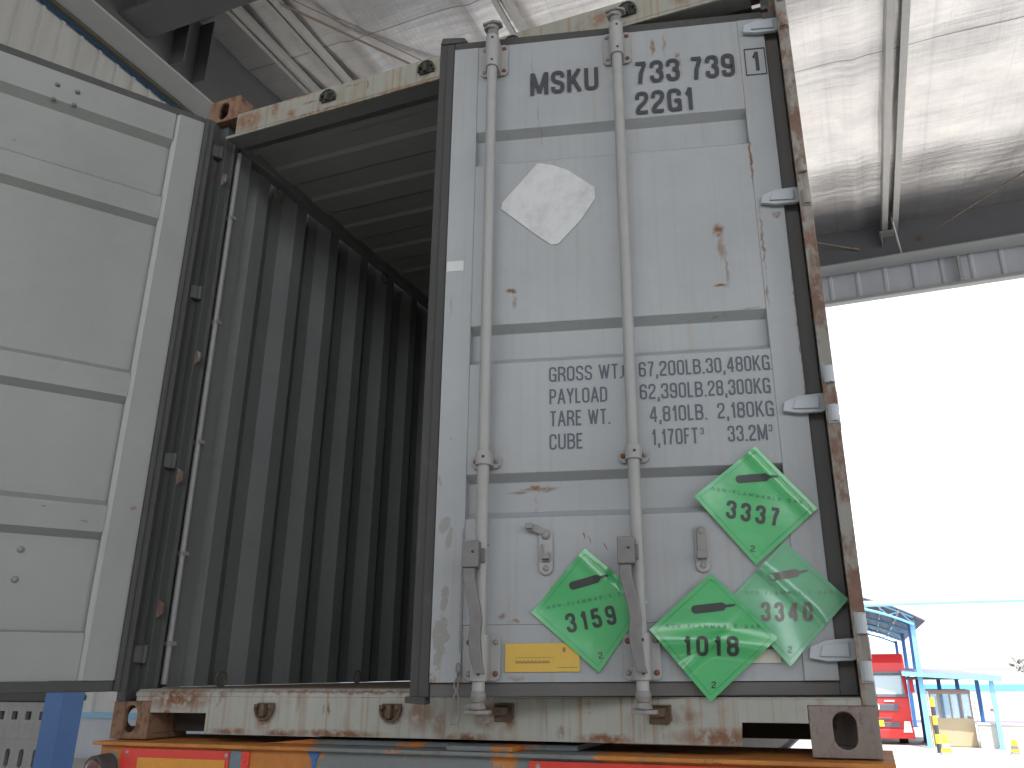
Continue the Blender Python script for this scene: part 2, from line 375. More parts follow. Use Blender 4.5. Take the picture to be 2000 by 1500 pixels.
def casting_mb(x0, y0, z0, sx, sy, sz):
    """hollow corner fitting; sx,sy,sz = +1/-1 give the direction of the container's inside"""
    mb = MB(); W_, D_, H_, T = .162, .178, .118, .016
    X = sorted((x0, x0+sx*W_)); Y = sorted((y0, y0+sy*D_)); Z = sorted((z0, z0+sz*H_))
    fo = (y0, y0+sy*T)                     # outer end face (y)
    plate_hole(mb, 'y', fo[0], fo[1], (*X, *Z), stadium(x0+sx*.080, z0+sz*.062, .056, .086))
    so_ = (x0, x0+sx*T); yi = sorted((y0+sy*T, y0+sy*D_))
    plate_hole(mb, 'x', so_[0], so_[1], (*yi, *Z), stadium(y0+sy*.089, z0+sz*.064, .072, .060))
    xi = sorted((x0+sx*T, x0+sx*W_))
    plate_hole(mb, 'z', z0, z0+sz*T, (*xi, *yi), stadium((xi[0]+xi[1])/2, (yi[0]+yi[1])/2, .06, .10))
    zi = sorted((z0+sz*T, z0+sz*H_))
    a, b = x0+sx*W_, x0+sx*(W_-T); mb.box(min(a,b), max(a,b), *yi, *zi)
    xj = sorted((x0+sx*T, x0+sx*(W_-T))); a, b = z0+sz*H_, z0+sz*(H_-T); mb.box(*xj, *yi, min(a,b), max(a,b))
    zk = sorted((z0+sz*T, z0+sz*(H_-T))); a, b = y0+sy*D_, y0+sy*(D_-T); mb.box(*xj, min(a,b), max(a,b), *zk)
    return mb

def corr(mb, y0, y1, zb, zt, xo, xi, pitch=.278, flat=.072, run=.068, th=.002, axis='x', phase=0.):
    """trapezoid corrugated sheet running along y; depth from xo (outer) to xi (inner)"""
    pts = []; y = y0-phase
    prof = [(0, xo), (flat, xo), (flat+run, xi), (2*flat+run, xi)]
    seq = []
    while y < y1+pitch:
        for d, x in prof: seq.append((y+d, x))
        y += pitch
    cl = []
    for i in range(len(seq)-1):
        (a, xa), (b, xb) = seq[i], seq[i+1]
        if b <= y0 or a >= y1 or b <= a: continue
        def at(t): return xa+(xb-xa)*(t-a)/(b-a)
        if not cl: s_ = max(a, y0); cl.append((s_, at(s_)))
        e = min(b, y1); cl.append((e, at(e)))
    vs = []; n = len(cl); sg = 1 if xi > xo else -1
    if axis == 'x':
        for yy, xx in cl: vs += [(xx, yy, zb), (xx, yy, zt), (xx-sg*th, yy, zb), (xx-sg*th, yy, zt)]
    elif axis == 'z':  # roof: zb,zt are x-limits
        for yy, xx in cl: vs += [(zb, yy, xx), (zt, yy, xx), (zb, yy, xx-sg*th), (zt, yy, xx-sg*th)]
    elif axis == 'y':  # end wall: runs along x
        for yy, xx in cl: vs += [(yy, xx, zb), (yy, xx, zt), (yy, xx-sg*th, zb), (yy, xx-sg*th, zt)]
    fs = []
    for i in range(n-1):
        a, b = 4*i, 4*i+4
        fs += [(a, b, b+1, a+1), (a+2, a+3, b+3, b+2), (a, a+2, b+2, b), (a+1, b+1, b+3, a+3)]
    fs += [(0,1,3,2), (4*n-4, 4*n-2, 4*n-1, 4*n-3)]
    return mb.add(vs, fs)

# ============================================================ CONTAINER
L_ = 6.058; W_ = 2.438; H_ = 2.591
box = empty('shipping_container')
tag(box, 'grey steel shipping container on the orange trailer, one door open and the other ajar', 'container')
for nm, x, y, z, a, b, c in (('bl',0,0,0,1,1,1), ('br',W_,0,0,-1,1,1), ('tl',0,0,H_,1,1,-1), ('tr',W_,0,H_,-1,1,-1),
                         ('f',0,L_,0,1,-1,1), ('f',W_,L_,0,-1,-1,1), ('f',0,L_,H_,1,-1,-1), ('f',W_,L_,H_,-1,-1,-1)):
    casting_mb(x, y, z, a, b, c).build('corner_casting', M['casting_r'] if nm == 'br' else M['casting'], box, .003)
# posts
def post(sx, x0):
    X = lambda v: x0+sx*v
    pts = [(X(0),.004),(X(.048),.004),(X(.048),.035),(X(.088),.035),(X(.088),.075),(X(.098),.075),(X(.098),.085),(X(.062),.085),(X(.062),.14),(X(.0),.14)]
    if sx < 0: pts = [(X(.0),.004),(X(.034),.004),(X(.034),.128),(X(.062),.128),(X(.062),.14),(X(0),.14)]
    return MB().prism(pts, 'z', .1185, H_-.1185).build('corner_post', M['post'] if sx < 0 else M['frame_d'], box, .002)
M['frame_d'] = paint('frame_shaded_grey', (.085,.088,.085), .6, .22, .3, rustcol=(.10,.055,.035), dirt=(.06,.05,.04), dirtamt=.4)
post(1, 0); post(-1, W_)
for x in (.03, W_-.09): MB().box(x, x+.06, L_-.14, L_-.01, .119, H_-.119).build('corner_post', M['frame'], box)
# sill (rear bottom beam) with fork notches
o = MB()
out = [(.095,.1185),(.095,.148),(2.343,.148),(2.343,.1185),(2.2755,.1185),(2.2755,.022+.0),(2.2755,.077),(2.112,.077),(2.108,.022),(.399,.022),(.399,.083),(.170,.083),(.1625,.083),(.1625,.1185)]
out = [(.095,.1187),(.1627,.1187),(.1627,.083),(.399,.083),(.399,.022),(2.108,.022),(2.112,.077),(2.2753,.077),(2.2753,.1187),(2.403,.1187),(2.403,.133),(.095,.133)]
o.prism(out, 'y', 0.001, .010)
o.prism([(.001,.1332),(.001,.146),(.014,.156),(.12,.158),(.12,.1332)], 'x', .09, 1.262)
o.box(1.2625, 2.402, .001, .128, .1332, .137)
o.box(.42, 2.09, .010, .05, .022, .030)
o.build('door_sill', M['sill'], box, .0015)
MB().box(.1805, .50, .1, .108, .021, .145).build('fork_pocket', M['dark'], box); MB().box(2.0, 2.42, .185, .193, .028, .145).build('fork_pocket', M['dark'], box)
def keeper(top):
    k = MB(); s = -1 if top else 1
    # half-round shield, centre stop and two lugs
    pts = [(-.040,.022),(.040,.022),(.040,.0),(.030,-.022),(.012,-.034),(-.012,-.034),(-.030,-.022),(-.040,0)]
    pts = [(x, z*s) for x, z in pts]
    k.prism(pts, 'y', -.006, 0.002)
    ring = [(-.040,.018*s),(-.040,-.002*s),(-.030,-.024*s),(-.012,-.036*s),(.012,-.036*s),(.030,-.024*s),(.040,-.002*s),(.040,.018*s)]
    k.path([(x, -.012, z) for x, z in ring], .006, 6)
    k.box(-.010, .010, -.024, -.006, -.026, .020)
    k.box(-.040, -.024, -.020, -.006, .004, .018); k.box(.024, .040, -.020, -.006, .004, .018)
    return k
M['keeper'] = simple('keeper_rusty', (.115,.075,.05), .85, 0, .5, 40, .4)
k0 = None
for top, z in ((0, .098), (1, 2.432)):
    k0 = None
    for x in (.637, 1.093, 1.455, 1.903):
        if not top and x > 1.2:
            kk = MB(); kk.prism([(-.030,-.024),(.022,-.024),(.030,-.010),(.030,.024),(-.030,.024)], 'y', -.003, .002)
            kk.box(-.022, .016, -.026, -.003, -.004, .016); kk.path([(-.026,-.006,.022),(.026,-.006,.022),(.030,-.006,-.012),(.014,-.006,-.026)], .003, 6)
            kk.build('cam_keeper', M['keeper'], box, .002, loc=(x, 0, .094)); continue
        if k0 is None: k0 = keeper(top).build('cam_keeper', M['keeper'] if not top else M['keeper_t'], box, .002, loc=(x, 0, z)); k0.scale = (.82, 1, .82); c = k0
        else: c = k0.copy(); COL.objects.link(c); c.location.x = x
# header
o = MB()
o.box(.1625, 2.2755, .002, .012, 2.388, 2.488)
o.box(.1625, 2.2755, .012, .10, 2.480, 2.486)
o.box(.113, 2.325, .002, .012, 2.374, 2.3875)
o.build('door_header', M['header'] , box, .0015)
o = MB(); o.prism([(.0125,2.378),(.09,2.384),(.16,2.425),(.16,2.430),(.09,2.39),(.0125,2.384)], 'x', .113, 2.325); o.build('header_liner', M['inside'], box, .001)
MB().box(.16, 2.28, .10, .14, 2.50, 2.53).build('roof_end_plate', M['inside'], box)
# shell
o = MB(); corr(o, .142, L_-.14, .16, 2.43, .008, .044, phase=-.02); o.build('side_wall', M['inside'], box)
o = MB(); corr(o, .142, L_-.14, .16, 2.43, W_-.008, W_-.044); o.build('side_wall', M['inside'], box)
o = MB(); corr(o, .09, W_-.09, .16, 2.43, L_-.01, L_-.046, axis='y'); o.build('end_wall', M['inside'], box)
o = MB(); corr(o, .22, L_-.05, .03, W_-.03, 2.456, 2.447, axis='z', flat=.119, run=.02, pitch=.278); o.box(.03, W_-.03, .161, .2195, 2.440, 2.444); o.build('roof', paint('roof_inner_paint', (.30,.31,.30), .5, .03, .2, dirtamt=.3, dirt=(.15,.14,.13)), box)
o = MB(); 
for x in (.035, W_-.085): MB().box(x, x+.05, .14, L_-.14, 2.41, 2.47).build('top_rail', M['inside'], box)
o = MB()
for x in (.002, W_-.05): MB().box(x, x+.048, .18, L_-.18, .022, .158).build('bottom_rail', M['sill'], box)
o = MB()
for i in range(17): MB().box(.051, W_-.051, .30+i*.34, .345+i*.34, .032, .125).build('cross_member', M['steel_dk'], box)
s = N('plywood_floor'); s.set(Base_Color=s.mix(s.noise(3, 8, .7, s.co((8,1,1))), (.10,.065,.04), (.2,.14,.09)), Roughness=.8)
MB().box(.05, W_-.05, .131, L_-.05, .128, .157).build('floor', s.m, box)
# lashing rings and bar
o = MB(); o.tube((.087,.118,.17), (.087,.118,2.38), .012, 10)
for z in (.30, .62, 1.05, 1.56, 2.05): o.box(.062, .104, .108, .134, z, z+.014)
o.build('lashing_bar', M['galv'], box, smooth=True)
o = MB(); o.prism([(.045,.142),(.075,.142),(.075,.21),(.062,.215),(.045,.215)], 'z', .16, 2.42); o.build('post_liner', M['inside'], box, .002)
ring = MB(); ring.path([(0, .028*math.cos(a*PI/8), .028*math.sin(a*PI/8)) for a in range(16)], .005, 6, closed=True)
r0 = None
for z in (.185, 2.36):
    for y in (.42, 1.35, 2.3, 3.25, 4.2):
        if r0 is None: r0 = ring.build('lashing_ring', M['steel_dk'], box, smooth=True, loc=(.068, y, z)); continue
        c = r0.copy(); COL.objects.link(c); c.location = (.068, y, z)

# ------------------------------------------------------------ doors
PROF = [(.176,.006),(.325,.006),(.325,.003),(.618,.003),(.640,.033),(.728,.033),(.750,.003),(1.095,.003),(1.117,.033),(1.203,.033),
        (1.225,.003),(1.812,.003),(1.834,.033),(1.927,.033),(1.949,.003),(2.309,.003)]
def door_leaf(zk=1, z0=.17, zoff=.17):
    Z = lambda z: zoff+(z-.17)*zk
    o = MB()
    o.box(0, .087, 0, .050, Z(.176), Z(2.309)); o.box(.99, 1.076, 0, .050, Z(.176), Z(2.309))
    pts = PROF; n = len(pts); vs = []
    for z, y in pts: vs += [(.0872, y, Z(z)), (.9898, y, Z(z)), (.0872, y+.0025, Z(z)), (.9898, y+.0025, Z(z))]
    fs = []
    for i in range(n-1):
        a, b = 4*i, 4*i+4; fs += [(a, a+1, b+1, b), (a+2, b+2, b+3, a+3)]
    o.add(vs, fs)
    o.box(.0872, .9898, .012, .048, Z(.178), Z(.25)); o.box(.0872, .9898, .012, .048, Z(2.26), Z(2.307))
    return o
DR = (1.3085, -.174, 0); AR = math.atan2(.244, 1.0496)
rd = door_leaf().build('door', M['door'], box, .0015, loc=DR, rot=(0, 0, AR)); rd['label'] = 'nearly closed right door with the stencilled weights, slightly ajar'
def gasket(Z0, Z1):
    o = MB()
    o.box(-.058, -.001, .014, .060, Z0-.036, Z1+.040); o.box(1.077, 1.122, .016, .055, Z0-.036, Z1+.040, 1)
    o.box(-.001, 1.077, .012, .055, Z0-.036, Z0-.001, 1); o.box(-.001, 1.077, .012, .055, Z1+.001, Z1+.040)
    o.box(-.030, -.002, .006, .014, Z0-.036, Z1+.030)
    return o
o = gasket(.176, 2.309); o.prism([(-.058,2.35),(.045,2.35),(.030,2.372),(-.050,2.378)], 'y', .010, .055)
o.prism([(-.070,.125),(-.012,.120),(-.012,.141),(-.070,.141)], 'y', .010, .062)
o.build('door_gasket', [M['rubber_d'], paint('dust_veil_greyed_rubber', (.115,.11,.105), .8, 0, .4, dirt=(.15,.115,.09), dirtamt=.6)], rd, .003)  # dusty bottom seal; on the right seal the grey paints in veil glare
def rod(u, y, parent, low=.10, high=2.37):
    o = MB(); o.tube((u, y, .150), (u, y, high-.045), .017, 20)
    r_ = o.build('locking_rod', M['galv'], parent, smooth=True)
    for z, d in ((.105, -1), (high-.018, 1)):      # cam ends
        o = MB(); q = lambda k: z-d*k
        o.tube((u, y, q(.050)), (u, y, q(.034)), .0185, 16, .0215); o.tube((u, y, q(.034)), (u, y, q(.022)), .0215, 16, .0170)
        o.tube((u, y, q(.022)), (u, y, q(.006)), .0170, 16, .0230)
        for k0, k1, lob in ((.020, .008, [(-.030,-.010),(-.012,-.024),(.010,-.020),(.018,.004),(.004,.016),(-.024,.014)]),
                            (.004, -.006, [(-.034,-.016),(.006,-.028),(.032,-.018),(.036,.006),(.012,.016),(-.026,.014)])):
            P = [(u+x, y+w_) for x, w_ in lob]; o.prism(P, 'z', min(q(k0), q(k1)), max(q(k0), q(k1)))
        o.build('rod_cam', M['galv_c'], parent, .002)
    return r_
def bearing(u, y, z0, z1, parent, pw=.048, mat='galv', bolts=True):
    s = -1 if y < 0 else 1; o = MB()
    yb = 0 if s < 0 else -.05
    o.tube((u, y, z0), (u, y, z1), .0235, 18)
    # saddle to the door face and flange plate
    o.box(u-.0235, u+.0235, min(y, s*.002), max(y, s*.002), z0+.003, z1-.003)
    pts = stadium(u, (z0+z1)/2, 2*pw, z1-z0, 16) if False else [(u-pw, z0+.010), (u-pw+.010, z0), (u+pw-.010, z0), (u+pw, z0+.010), (u+pw, z1-.010), (u+pw-.010, z1), (u-pw+.010, z1), (u-pw, z1-.010)]
    o.prism(pts, 'y', min(s*.001, s*.007), max(s*.001, s*.007))
    b = o.build('rod_bracket', M[mat], parent, .0015, smooth=True)
    d = MB(); zs = (z0+.018, z1-.018) if z1-z0 > .06 else ((z0+z1)/2,)
    for zz in zs:
        for q in (-1, 1): MB().dome((u+q*(pw-.013), s*.007, zz), (0, s, 0), .008, .006).build('bolt', M['rustbolt'] if (q > 0) == (zz < zs[-1] or zz > 1) else M['galv_d'], b)
        MB().tube((u+.004, y+s*.0225, zz), (u+.004, y+s*.0245, zz), .0045, 8).build('bolt_hole', M['ink'], b)
    return b
for u in (.147, .578):
    rod(u, -.045, rd)
    bearing(u, -.045, 2.172, 2.303, rd); bearing(u, -.045, .764, .806, rd, .044); bearing(u, -.045, .180, .297, rd, .050)
# handles
def handle(u, parent):
    o = MB(); y = -.088
    o.box(u-.026, u+.020, y-.012, y+.022, .470, .542)              # hub cheek
    o.box(u-.010, u+.030, y+.022, -.050, .485, .525)               # link to the rod
    pr = [(-.020,.470), (-.018,.44), (-.010,.40), (.000,.36), (.004,.33), (.000,.29), (.004,.25), (.012,.215), (.018,.200)]
    Lf, Rt = [], []
    for dx, z in pr:
        Lf.append((u+dx-.004, z)); Rt.append((u+dx+.028-.004*(z < .22), z-.004*(z < .21)))
    o.prism(Lf+Rt[::-1], 'y', y-.006, y+.008)
    h = o.build('door_handle', M['handle'], parent, .0025)
    MB().dome((u+.004, y-.012, .512), (0, -1, 0), .004, .003).build('bolt', M['ink'], h)
    return h
handle(.131, rd); handle(.552, rd)
def catch(u, z, opened, parent):
    o = MB(); o.prism(stadium(u, z, .040, .130, 24), 'y', -.005, -.0005)
    c = o.build('handle_catch', M['galv'], parent, .001)
    p = MB(); p.path([(u-.010, -.008, z+.02), (u-.010, -.010, z-.028), (u+.010, -.010, z-.028), (u+.010, -.010, z-.005)], .003, 6)
    p.box(u-.012, u+.012, -.018, -.005, z-.022, z-.012); p.dome((u, -.005, z-.047), (0,-1,0), .009, .004); p.dome((u, -.005, z+.045), (0,-1,0), .014, .010)
    p.build('catch_hook', M['galv_d'], c, smooth=True)
    q = MB()
    if opened:
        q.prism([(u+.004, z+.040), (u+.010, z+.056), (u-.028, z+.074), (u-.050, z+.080), (u-.056, z+.060), (u-.034, z+.054)], 'y', -.012, -.008)
        q.box(u-.056, u-.036, -.026, -.012, z+.062, z+.078)
    else:
        q.box(u-.013, u+.013, -.012, -.008, z-.010, z+.05); q.box(u-.015, u+.011, -.024, -.012, z-.030, z-.010)
    q.build('catch_flap', M['galv_d'], c, .002)
catch(.322, .521, True, rd); catch(.753, .519, False, rd)
# hinges: tapered blade on the door, knuckle reaching the post
def hinge(z, parent, big=1.):
    o = MB()
    P = [(1.004, z-.020), (1.050, z-.028), (1.110, z-.027), (1.134, z-.018), (1.134, z+.028), (1.105, z+.028), (1.050, z+.024), (1.010, z+.008)]
    o.prism(P, 'y', -.018, -.004)
    o.prism([(1.030, z-.016), (1.105, z-.018), (1.105, z+.018), (1.040, z+.012)], 'y', -.024, -.018)
    o.prism([(-.018,z-.018),(-.004,z-.018),(.004,z+.02),(-.018,z+.026)], 'x', 1.1345, 1.140)
    o.tube((1.146, -.012, z-.024), (1.146, -.012, z+.032), .013, 14)
    return o.build('hinge', M['hinge'], parent, .0025)
for z in (2.262, 1.595, .915, .250): hinge(z, rd)
for z in (2.262, 1.595, .915, .250):
    o = MB(); o.tube((W_-.013, .004, z-.075), (W_-.013, .004, z-.028), .014, 12); o.tube((W_-.013, .004, z+.036), (W_-.013, .004, z+.085), .014, 12)
    o.box(W_-.028, W_-.0005, .0, .006, z-.080, z-.03); o.box(W_-.028, W_-.0005, .0, .006, z+.038, z+.088)
    o.build('hinge_lug', M['hinge'] if z < 1 else M['post'], box, .002)
# lettering
fl = lambda y0: (lambda x, z, off: (x, y0-off, z))
BIG, SM = .150, .120
def line(items, nm, mat, st, y0=.003):
    for t, x0, x1, z0, h in items:
        o = MB(); text_mesh(o, lay_text(t, x0, x1, z0, h, st), fl(y0)); o.build(nm, mat, rd)
line([('MSKU', .274, .510, 2.078, .094), ('733', .634, .786, 2.084, .091), ('739', .822, .969, 2.080, .093), ('22G1', .632, .824, 1.960, .091), ('1', 1.024, 1.052, 2.090, .080)], 'serial_lettering', M['ink'], BIG, .0)
o = MB()
for a, b, c, d in ((1.003,1.072,2.180,2.184), (1.003,1.072,2.074,2.078), (1.003,1.0065,2.0782,2.1798), (1.0685,1.072,2.0782,2.1798)): o.box(a, b, -.0018, -.0004, c, d)
o.build('check_digit_frame', M['ink'], rd)
o = MB()
SP = [('GROSS WT.', .333, .553, 1.026), ('67,200LB.', .603, .796, 1.027), ('30,480KG.', .800, .994, 1.028),
      ('PAYLOAD', .334, .507, .955), ('62,390LB.', .603, .797, .956), ('28,300KG', .801, .979, .957),
      ('TARE WT.', .335, .514, .886), ('4,810LB.', .628, .794, .886), ('2,180KG', .823, .982, .887),
      ('CUBE', .333, .432, .815), ('1,170FT', .631, .764, .816), ('33.2M', .847, .958, .817)]
for t, a, b, z in SP:
    o = MB(); text_mesh(o, lay_text(t, a, b, z, .0475, SM), fl(.003)); o.build('weight_lettering', M['ink_soft'], rd)
o = MB()
for a in (.770, .962): text_mesh(o, lay_text('3', a, a+.011, .842, .021, .14), fl(.003))
text_mesh(o, lay_text('1', .553, .560, 1.026, .046, .3), fl(.003))
wl = o.build('weight_lettering', M['ink_soft'], rd)
# small stickers on the leaf
MB().box(.003, .058, -.0012, -.0002, 1.421, 1.457).build('sticker', M['white'], rd)['label'] = 'small white sticker on the door edge'
o = MB(); o.box(.209, .411, .0012, .0052, .202, .275); ys = o.build('sticker', M['yellow'], rd); ys['label'] = 'yellow plate low on the door'
o = MB()
for i in range(26): 
    o.box(.238+i*.0036, .2405+i*.0036, .0004, .001, .224, .229+.003*(i % 3 == 0))
o.box(.236, .345, .0004, .001, .238, .239); o.box(.352, .405, .0004, .001, .212, .2135)
text_mesh(o, lay_text('8', .366, .374, .252, .012, .2), fl(.0008)); o.build('sticker_print', M['ylw_ink'], ys)
o = MB(); o.box(.846, .936, .0012, .0052, .220, .254); o.build('sticker', M['cream'], rd)['label'] = 'cream sticker half hidden under a green placard'
# seal chain and wire loop by the first handle
o = MB()
def link(mb, c, rx, rz, r, tw=0, n=14):
    mb.path([(c[0]+rx*math.cos(2*PI*k/n)*math.cos(tw), c[1]+rx*math.cos(2*PI*k/n)*math.sin(tw), c[2]+rz*math.sin(2*PI*k/n)) for k in range(n)], r, 6, closed=True)
for i, z in enumerate((.212, .192, .172)): link(o, (.083-.002*i, -.012, z), .006, .014, .0022, .5+i*1.2)
for i in range(9): link(o, (.084, -.006, .575-i*.038), .0015, .018, .0007, 0)
o.path([(.080,-.014,.160),(.071,-.016,.130),(.066,-.018,.090),(.070,-.018,.072),(.084,-.018,.074),(.090,-.017,.098),(.087,-.016,.140),(.080,-.014,.160)], .0020, 6)
o.build('seal_chain', M['galv_d'], rd, smooth=True)

# left door, swung wide open
TH = .5705176; AL = math.atan2(-math.cos(TH), -math.sin(TH)); ZK = 2.223/2.133
ZL = lambda z: .186+(z-.176)*ZK
o = MB()
o.prism([(0,-.05),(.1085,-.05),(.1085,-.022),(.094,0),(0,0)], 'z', ZL(.176), ZL(2.309))
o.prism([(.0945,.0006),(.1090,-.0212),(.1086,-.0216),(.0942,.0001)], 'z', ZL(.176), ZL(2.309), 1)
o.box(.985, 1.076, -.05, 0, ZL(.176), ZL(2.309))
pts = PROF; vs = []
for z, y in pts: vs += [(.109, -.050+y, ZL(z)), (.9845, -.050+y, ZL(z)), (.109, -.0475+y, ZL(z)), (.9845, -.0475+y, ZL(z))]
fs = []
for i in range(len(pts)-1):
    a, b = 4*i, 4*i+4; fs += [(a, b, b+1, a+1), (a+2, a+3, b+3, b+2)]
o.add(vs, fs)
o.prism([(-.044,ZL(.176)),(-.044,ZL(.318)),(-.036,ZL(.325)),(-.016,ZL(.318)) ,(-.016,ZL(.176))], 'x', .1095, .9848)
o.prism([(-.046,ZL(2.163)),(-.010,ZL(2.190)),(-.010,ZL(2.309)),(-.046,ZL(2.309))], 'x', .1095, .9848)
ld = o.build('door', [M['door_in'], paint('edge_highlight_paint', (.42,.43,.41), .5, 0, .2)], box, 0, loc=(.07206527, -.0802066, 0), rot=(0, 0, AL)); ld['label'] = 'left door swung wide open showing its plain inner face'  # second slot: paler chamfer colour paints in light caught by the edge
o = MB()
for x, z in ((.531,2.349),(.463,2.347),(.533,2.281),(.465,2.286)): MB().dome((x, -.0098, z), (0,1,0), .009, .011).build('bolt', M['handle'], ld, smooth=True)
for x, z in ((.335,.596),(.334,.499)): MB().dome((x, -.047, z), (0,1,0), .012, .014).build('bolt', M['galv_d'], ld, smooth=True)
o = MB(); a, b = ZL(.176), ZL(2.309)
o.box(-.040, -.001, -.040, .012, a-.036, b+.02); o.box(-.018, -.001, .0125, .020, a-.036, b+.01)
o.box(1.077, 1.13, -.055, -.010, a-.036, b+.04)
o.box(-.001, 1.077, -.045, -.004, a-.036, a-.001); o.box(-.001, 1.077, -.045, -.012, b+.001, b+.034)
o.build('door_gasket', M['rubber'], ld, .004)
for u in (.93, .50):
    r_ = rod(u, -.100, ld, high=2.50)
    for z0, z1 in ((2.25,2.38), (.78,.825), (.19,.30)):
        MB().tube((u, -.100, z0), (u, -.100, z1), .0235, 14).box(u-.05, u+.05, -.100, -.051, z0+.01, z1-.01).build('rod_bracket', M['galv'], ld)
for z in (2.33, 1.66, .96, .27):
    o = MB(); o.box(-.085, .05, -.066, -.0505, z-.028, z+.028); o.tube((-.09,-.058,z-.03), (-.09,-.058,z+.03), .013, 12)
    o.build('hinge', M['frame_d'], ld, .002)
# post fittings seen between the open door and the opening
o = MB()
for z in (.42, .90, 1.38, 2.20): MB().prism([(.088,z-.03),(.112,z-.015),(.112,z+.02),(.088,z+.035)], 'y', .0355, .045).build('hinge_stop', M['post'], box, .002)
MB().box(.052, .060, -.012, .004, .125, H_-.13).build('seal_strip', M['rubber'], box)

# ============================================================ PLACARDS
def to_world(u, y, z):
    c, s = math.cos(AR), math.sin(AR); return Vector((DR[0]+u*c-y*s, DR[1]+u*s+y*c, z))
def placard(T, Rr, B, Lf, y0, disp, number, label, mat='green', ink='plink', group='green diamond placards on the door', rot=0., nseg=36, text=True, textvis=None):
    T, Rr, B, Lf = map(Vector, (T, Rr, B, Lf)); c = (T+Rr+B+Lf)/4
    root = empty('hazard_placard', to_world(c.x, y0, c.y), AR)
    tag(root, label, 'placard', group)
    def f(p, q, off=0.):   # diamond coords -> local 3D (origin at placard centre)
        a, b = (1+p+q)/2, (1-p+q)/2       # a: along L->T / B->R ... b: along R->T
        # bilinear: corners B(a=0,b=0) R(a=1,b=0) L(a=0,b=1) T(a=1,b=1)
        P = B*(1-a)*(1-b)+Rr*a*(1-b)+Lf*(1-a)*b+T*a*b
        return (P.x-c.x, -disp(p, q)-off, P.y-c.y)
    o = MB(); vs = []; n = nseg
    for i in range(n+1):
        for j in range(n+1):
            a, b = i/n, j/n; vs.append(f(a-b, a+b-1))
    m = len(vs)
    for i in range(n+1):
        for j in range(n+1):
            a, b = i/n, j/n; x, y, z = f(a-b, a+b-1); vs.append((x, y+.0006, z))
    fs = []
    for i in range(n):
        for j in range(n):
            k = i*(n+1)+j; fs.append((k, k+n+1, k+n+2, k+1)); fs.append((m+k, m+k+1, m+k+n+2, m+k+n+1))
    for i in range(n):
        for (k, l) in ((i, i+1), (n*(n+1)+i, n*(n+1)+i+1), (i*(n+1), (i+1)*(n+1)), (i*(n+1)+n, (i+1)*(n+1)+n)): fs.append((k, l, m+l, m+k))
    o.add(vs, fs); o.build('film', M[mat], root, smooth=True)
    if not text: return root
    cr, sr = math.cos(rot), math.sin(rot)
    g = lambda x, z, off: f(x*cr-z*sr, x*sr+z*cr, off)
    # border line
    o = MB(); e = .90; d = .006; nn = 24
    for (a, b) in (((0,e),(e,0)), ((e,0),(0,-e)), ((0,-e),(-e,0)), ((-e,0),(0,e))):
        vs = []
        for i in range(nn+1):
            t = i/nn; p = a[0]+(b[0]-a[0])*t; q = a[1]+(b[1]-a[1])*t; k = 1-d/e
            vs += [f(p, q, .0010), f(p*k, q*k, .0010)]
        o.add(vs, [(2*i, 2*i+1, 2*i+3, 2*i+2) for i in range(nn)])
    o.build('border_line', M[ink], root)
    o = MB(); text_mesh(o, lay_text('2', -.035, .035, -.80, .10, .16), g); text_mesh(o, lay_text('NON-FLAMMABLE GAS', -.72, .74, .10, .055, .10, .62), g)
    o.build('small_lettering', M[ink], root)
    o = MB(); text_mesh(o, lay_text(number, -.46, .40, -.33, .31, .185, .22), g); o.build('number_lettering', M[ink], root)
    # gas cylinder symbol
    o = MB(); an = R(10); prof = []
    for i in range(13): a = PI/2+PI*i/12; prof.append((-.32+.075*math.cos(a), .075*math.sin(a)))
    prof = prof + [(-.2,-.075),(-.05,-.075),(.1,-.075),(.20,-.070),(.25,-.035),(.27,-.022),(.32,-.022),(.34,-.03),(.42,-.018),(.42,.018),(.34,.03),(.32,.022),(.27,.022),(.25,.035),(.20,.070),(.1,.075),(-.05,.075),(-.2,.075)]
    
    half = [p for p in prof if p[1] <= 0]
    # build as top/bottom strips
    xs = [-.335+.02*i for i in range(36)]
    def hgt(x):
        if x < -.27: return .071*math.sqrt(max(0, 1-((x+.27)/.068)**2))
        if x < .17: return .071
        if x < .22: return .071-(x-.17)/.05*.048
        if x < .27: return .022
        if x < .29: return .030
        if x < .36: return .018
        return .014
    vs = []
    for x in xs:
        h = max(hgt(x), .002)
        for sgn in (-1, 1): X, Zz = (x+.01)*math.cos(an)-sgn*h*.95*math.sin(an), (x+.01)*math.sin(an)+sgn*h*.95*math.cos(an)+.43; vs.append(f(X, Zz, .0014))
    o.add(vs, [(2*i, 2*i+1, 2*i+3, 2*i+2) for i in range(len(xs)-1)])
    o.build('cylinder_symbol', M[ink], root)
    return root
def gs(x, w_): return math.exp(-(x/w_)**2)
placard((.919,.797), (1.070,.617), (.893,.469), (.740,.661), -.0065, lambda p, q: .002+.004*max(0, q)*gs(p, .1)+.002*math.sin(5*p+2)*math.sin(3*q)+.006*gs(q+p-.75, .12)+.004*max(0, -p-.7)*3, '3337',
        'green diamond placard reading 3337, highest and flattest of the group', rot=R(-4))
placard((.432,.527), (.599,.379), (.463,.199), (.280,.356), .001, lambda p, q: .003+.005*gs(p-.15-q*.3, .12)+.006*gs(p+q-.75, .15)+.004*math.sin(4*q+p*3)+.012*max(0, q-.75)+.008*max(0, -p-.8)*2+.003*gs(p-.55, .1), '3159',
        'green diamond placard reading 3159, partly behind the second locking rod and handle', rot=R(5))
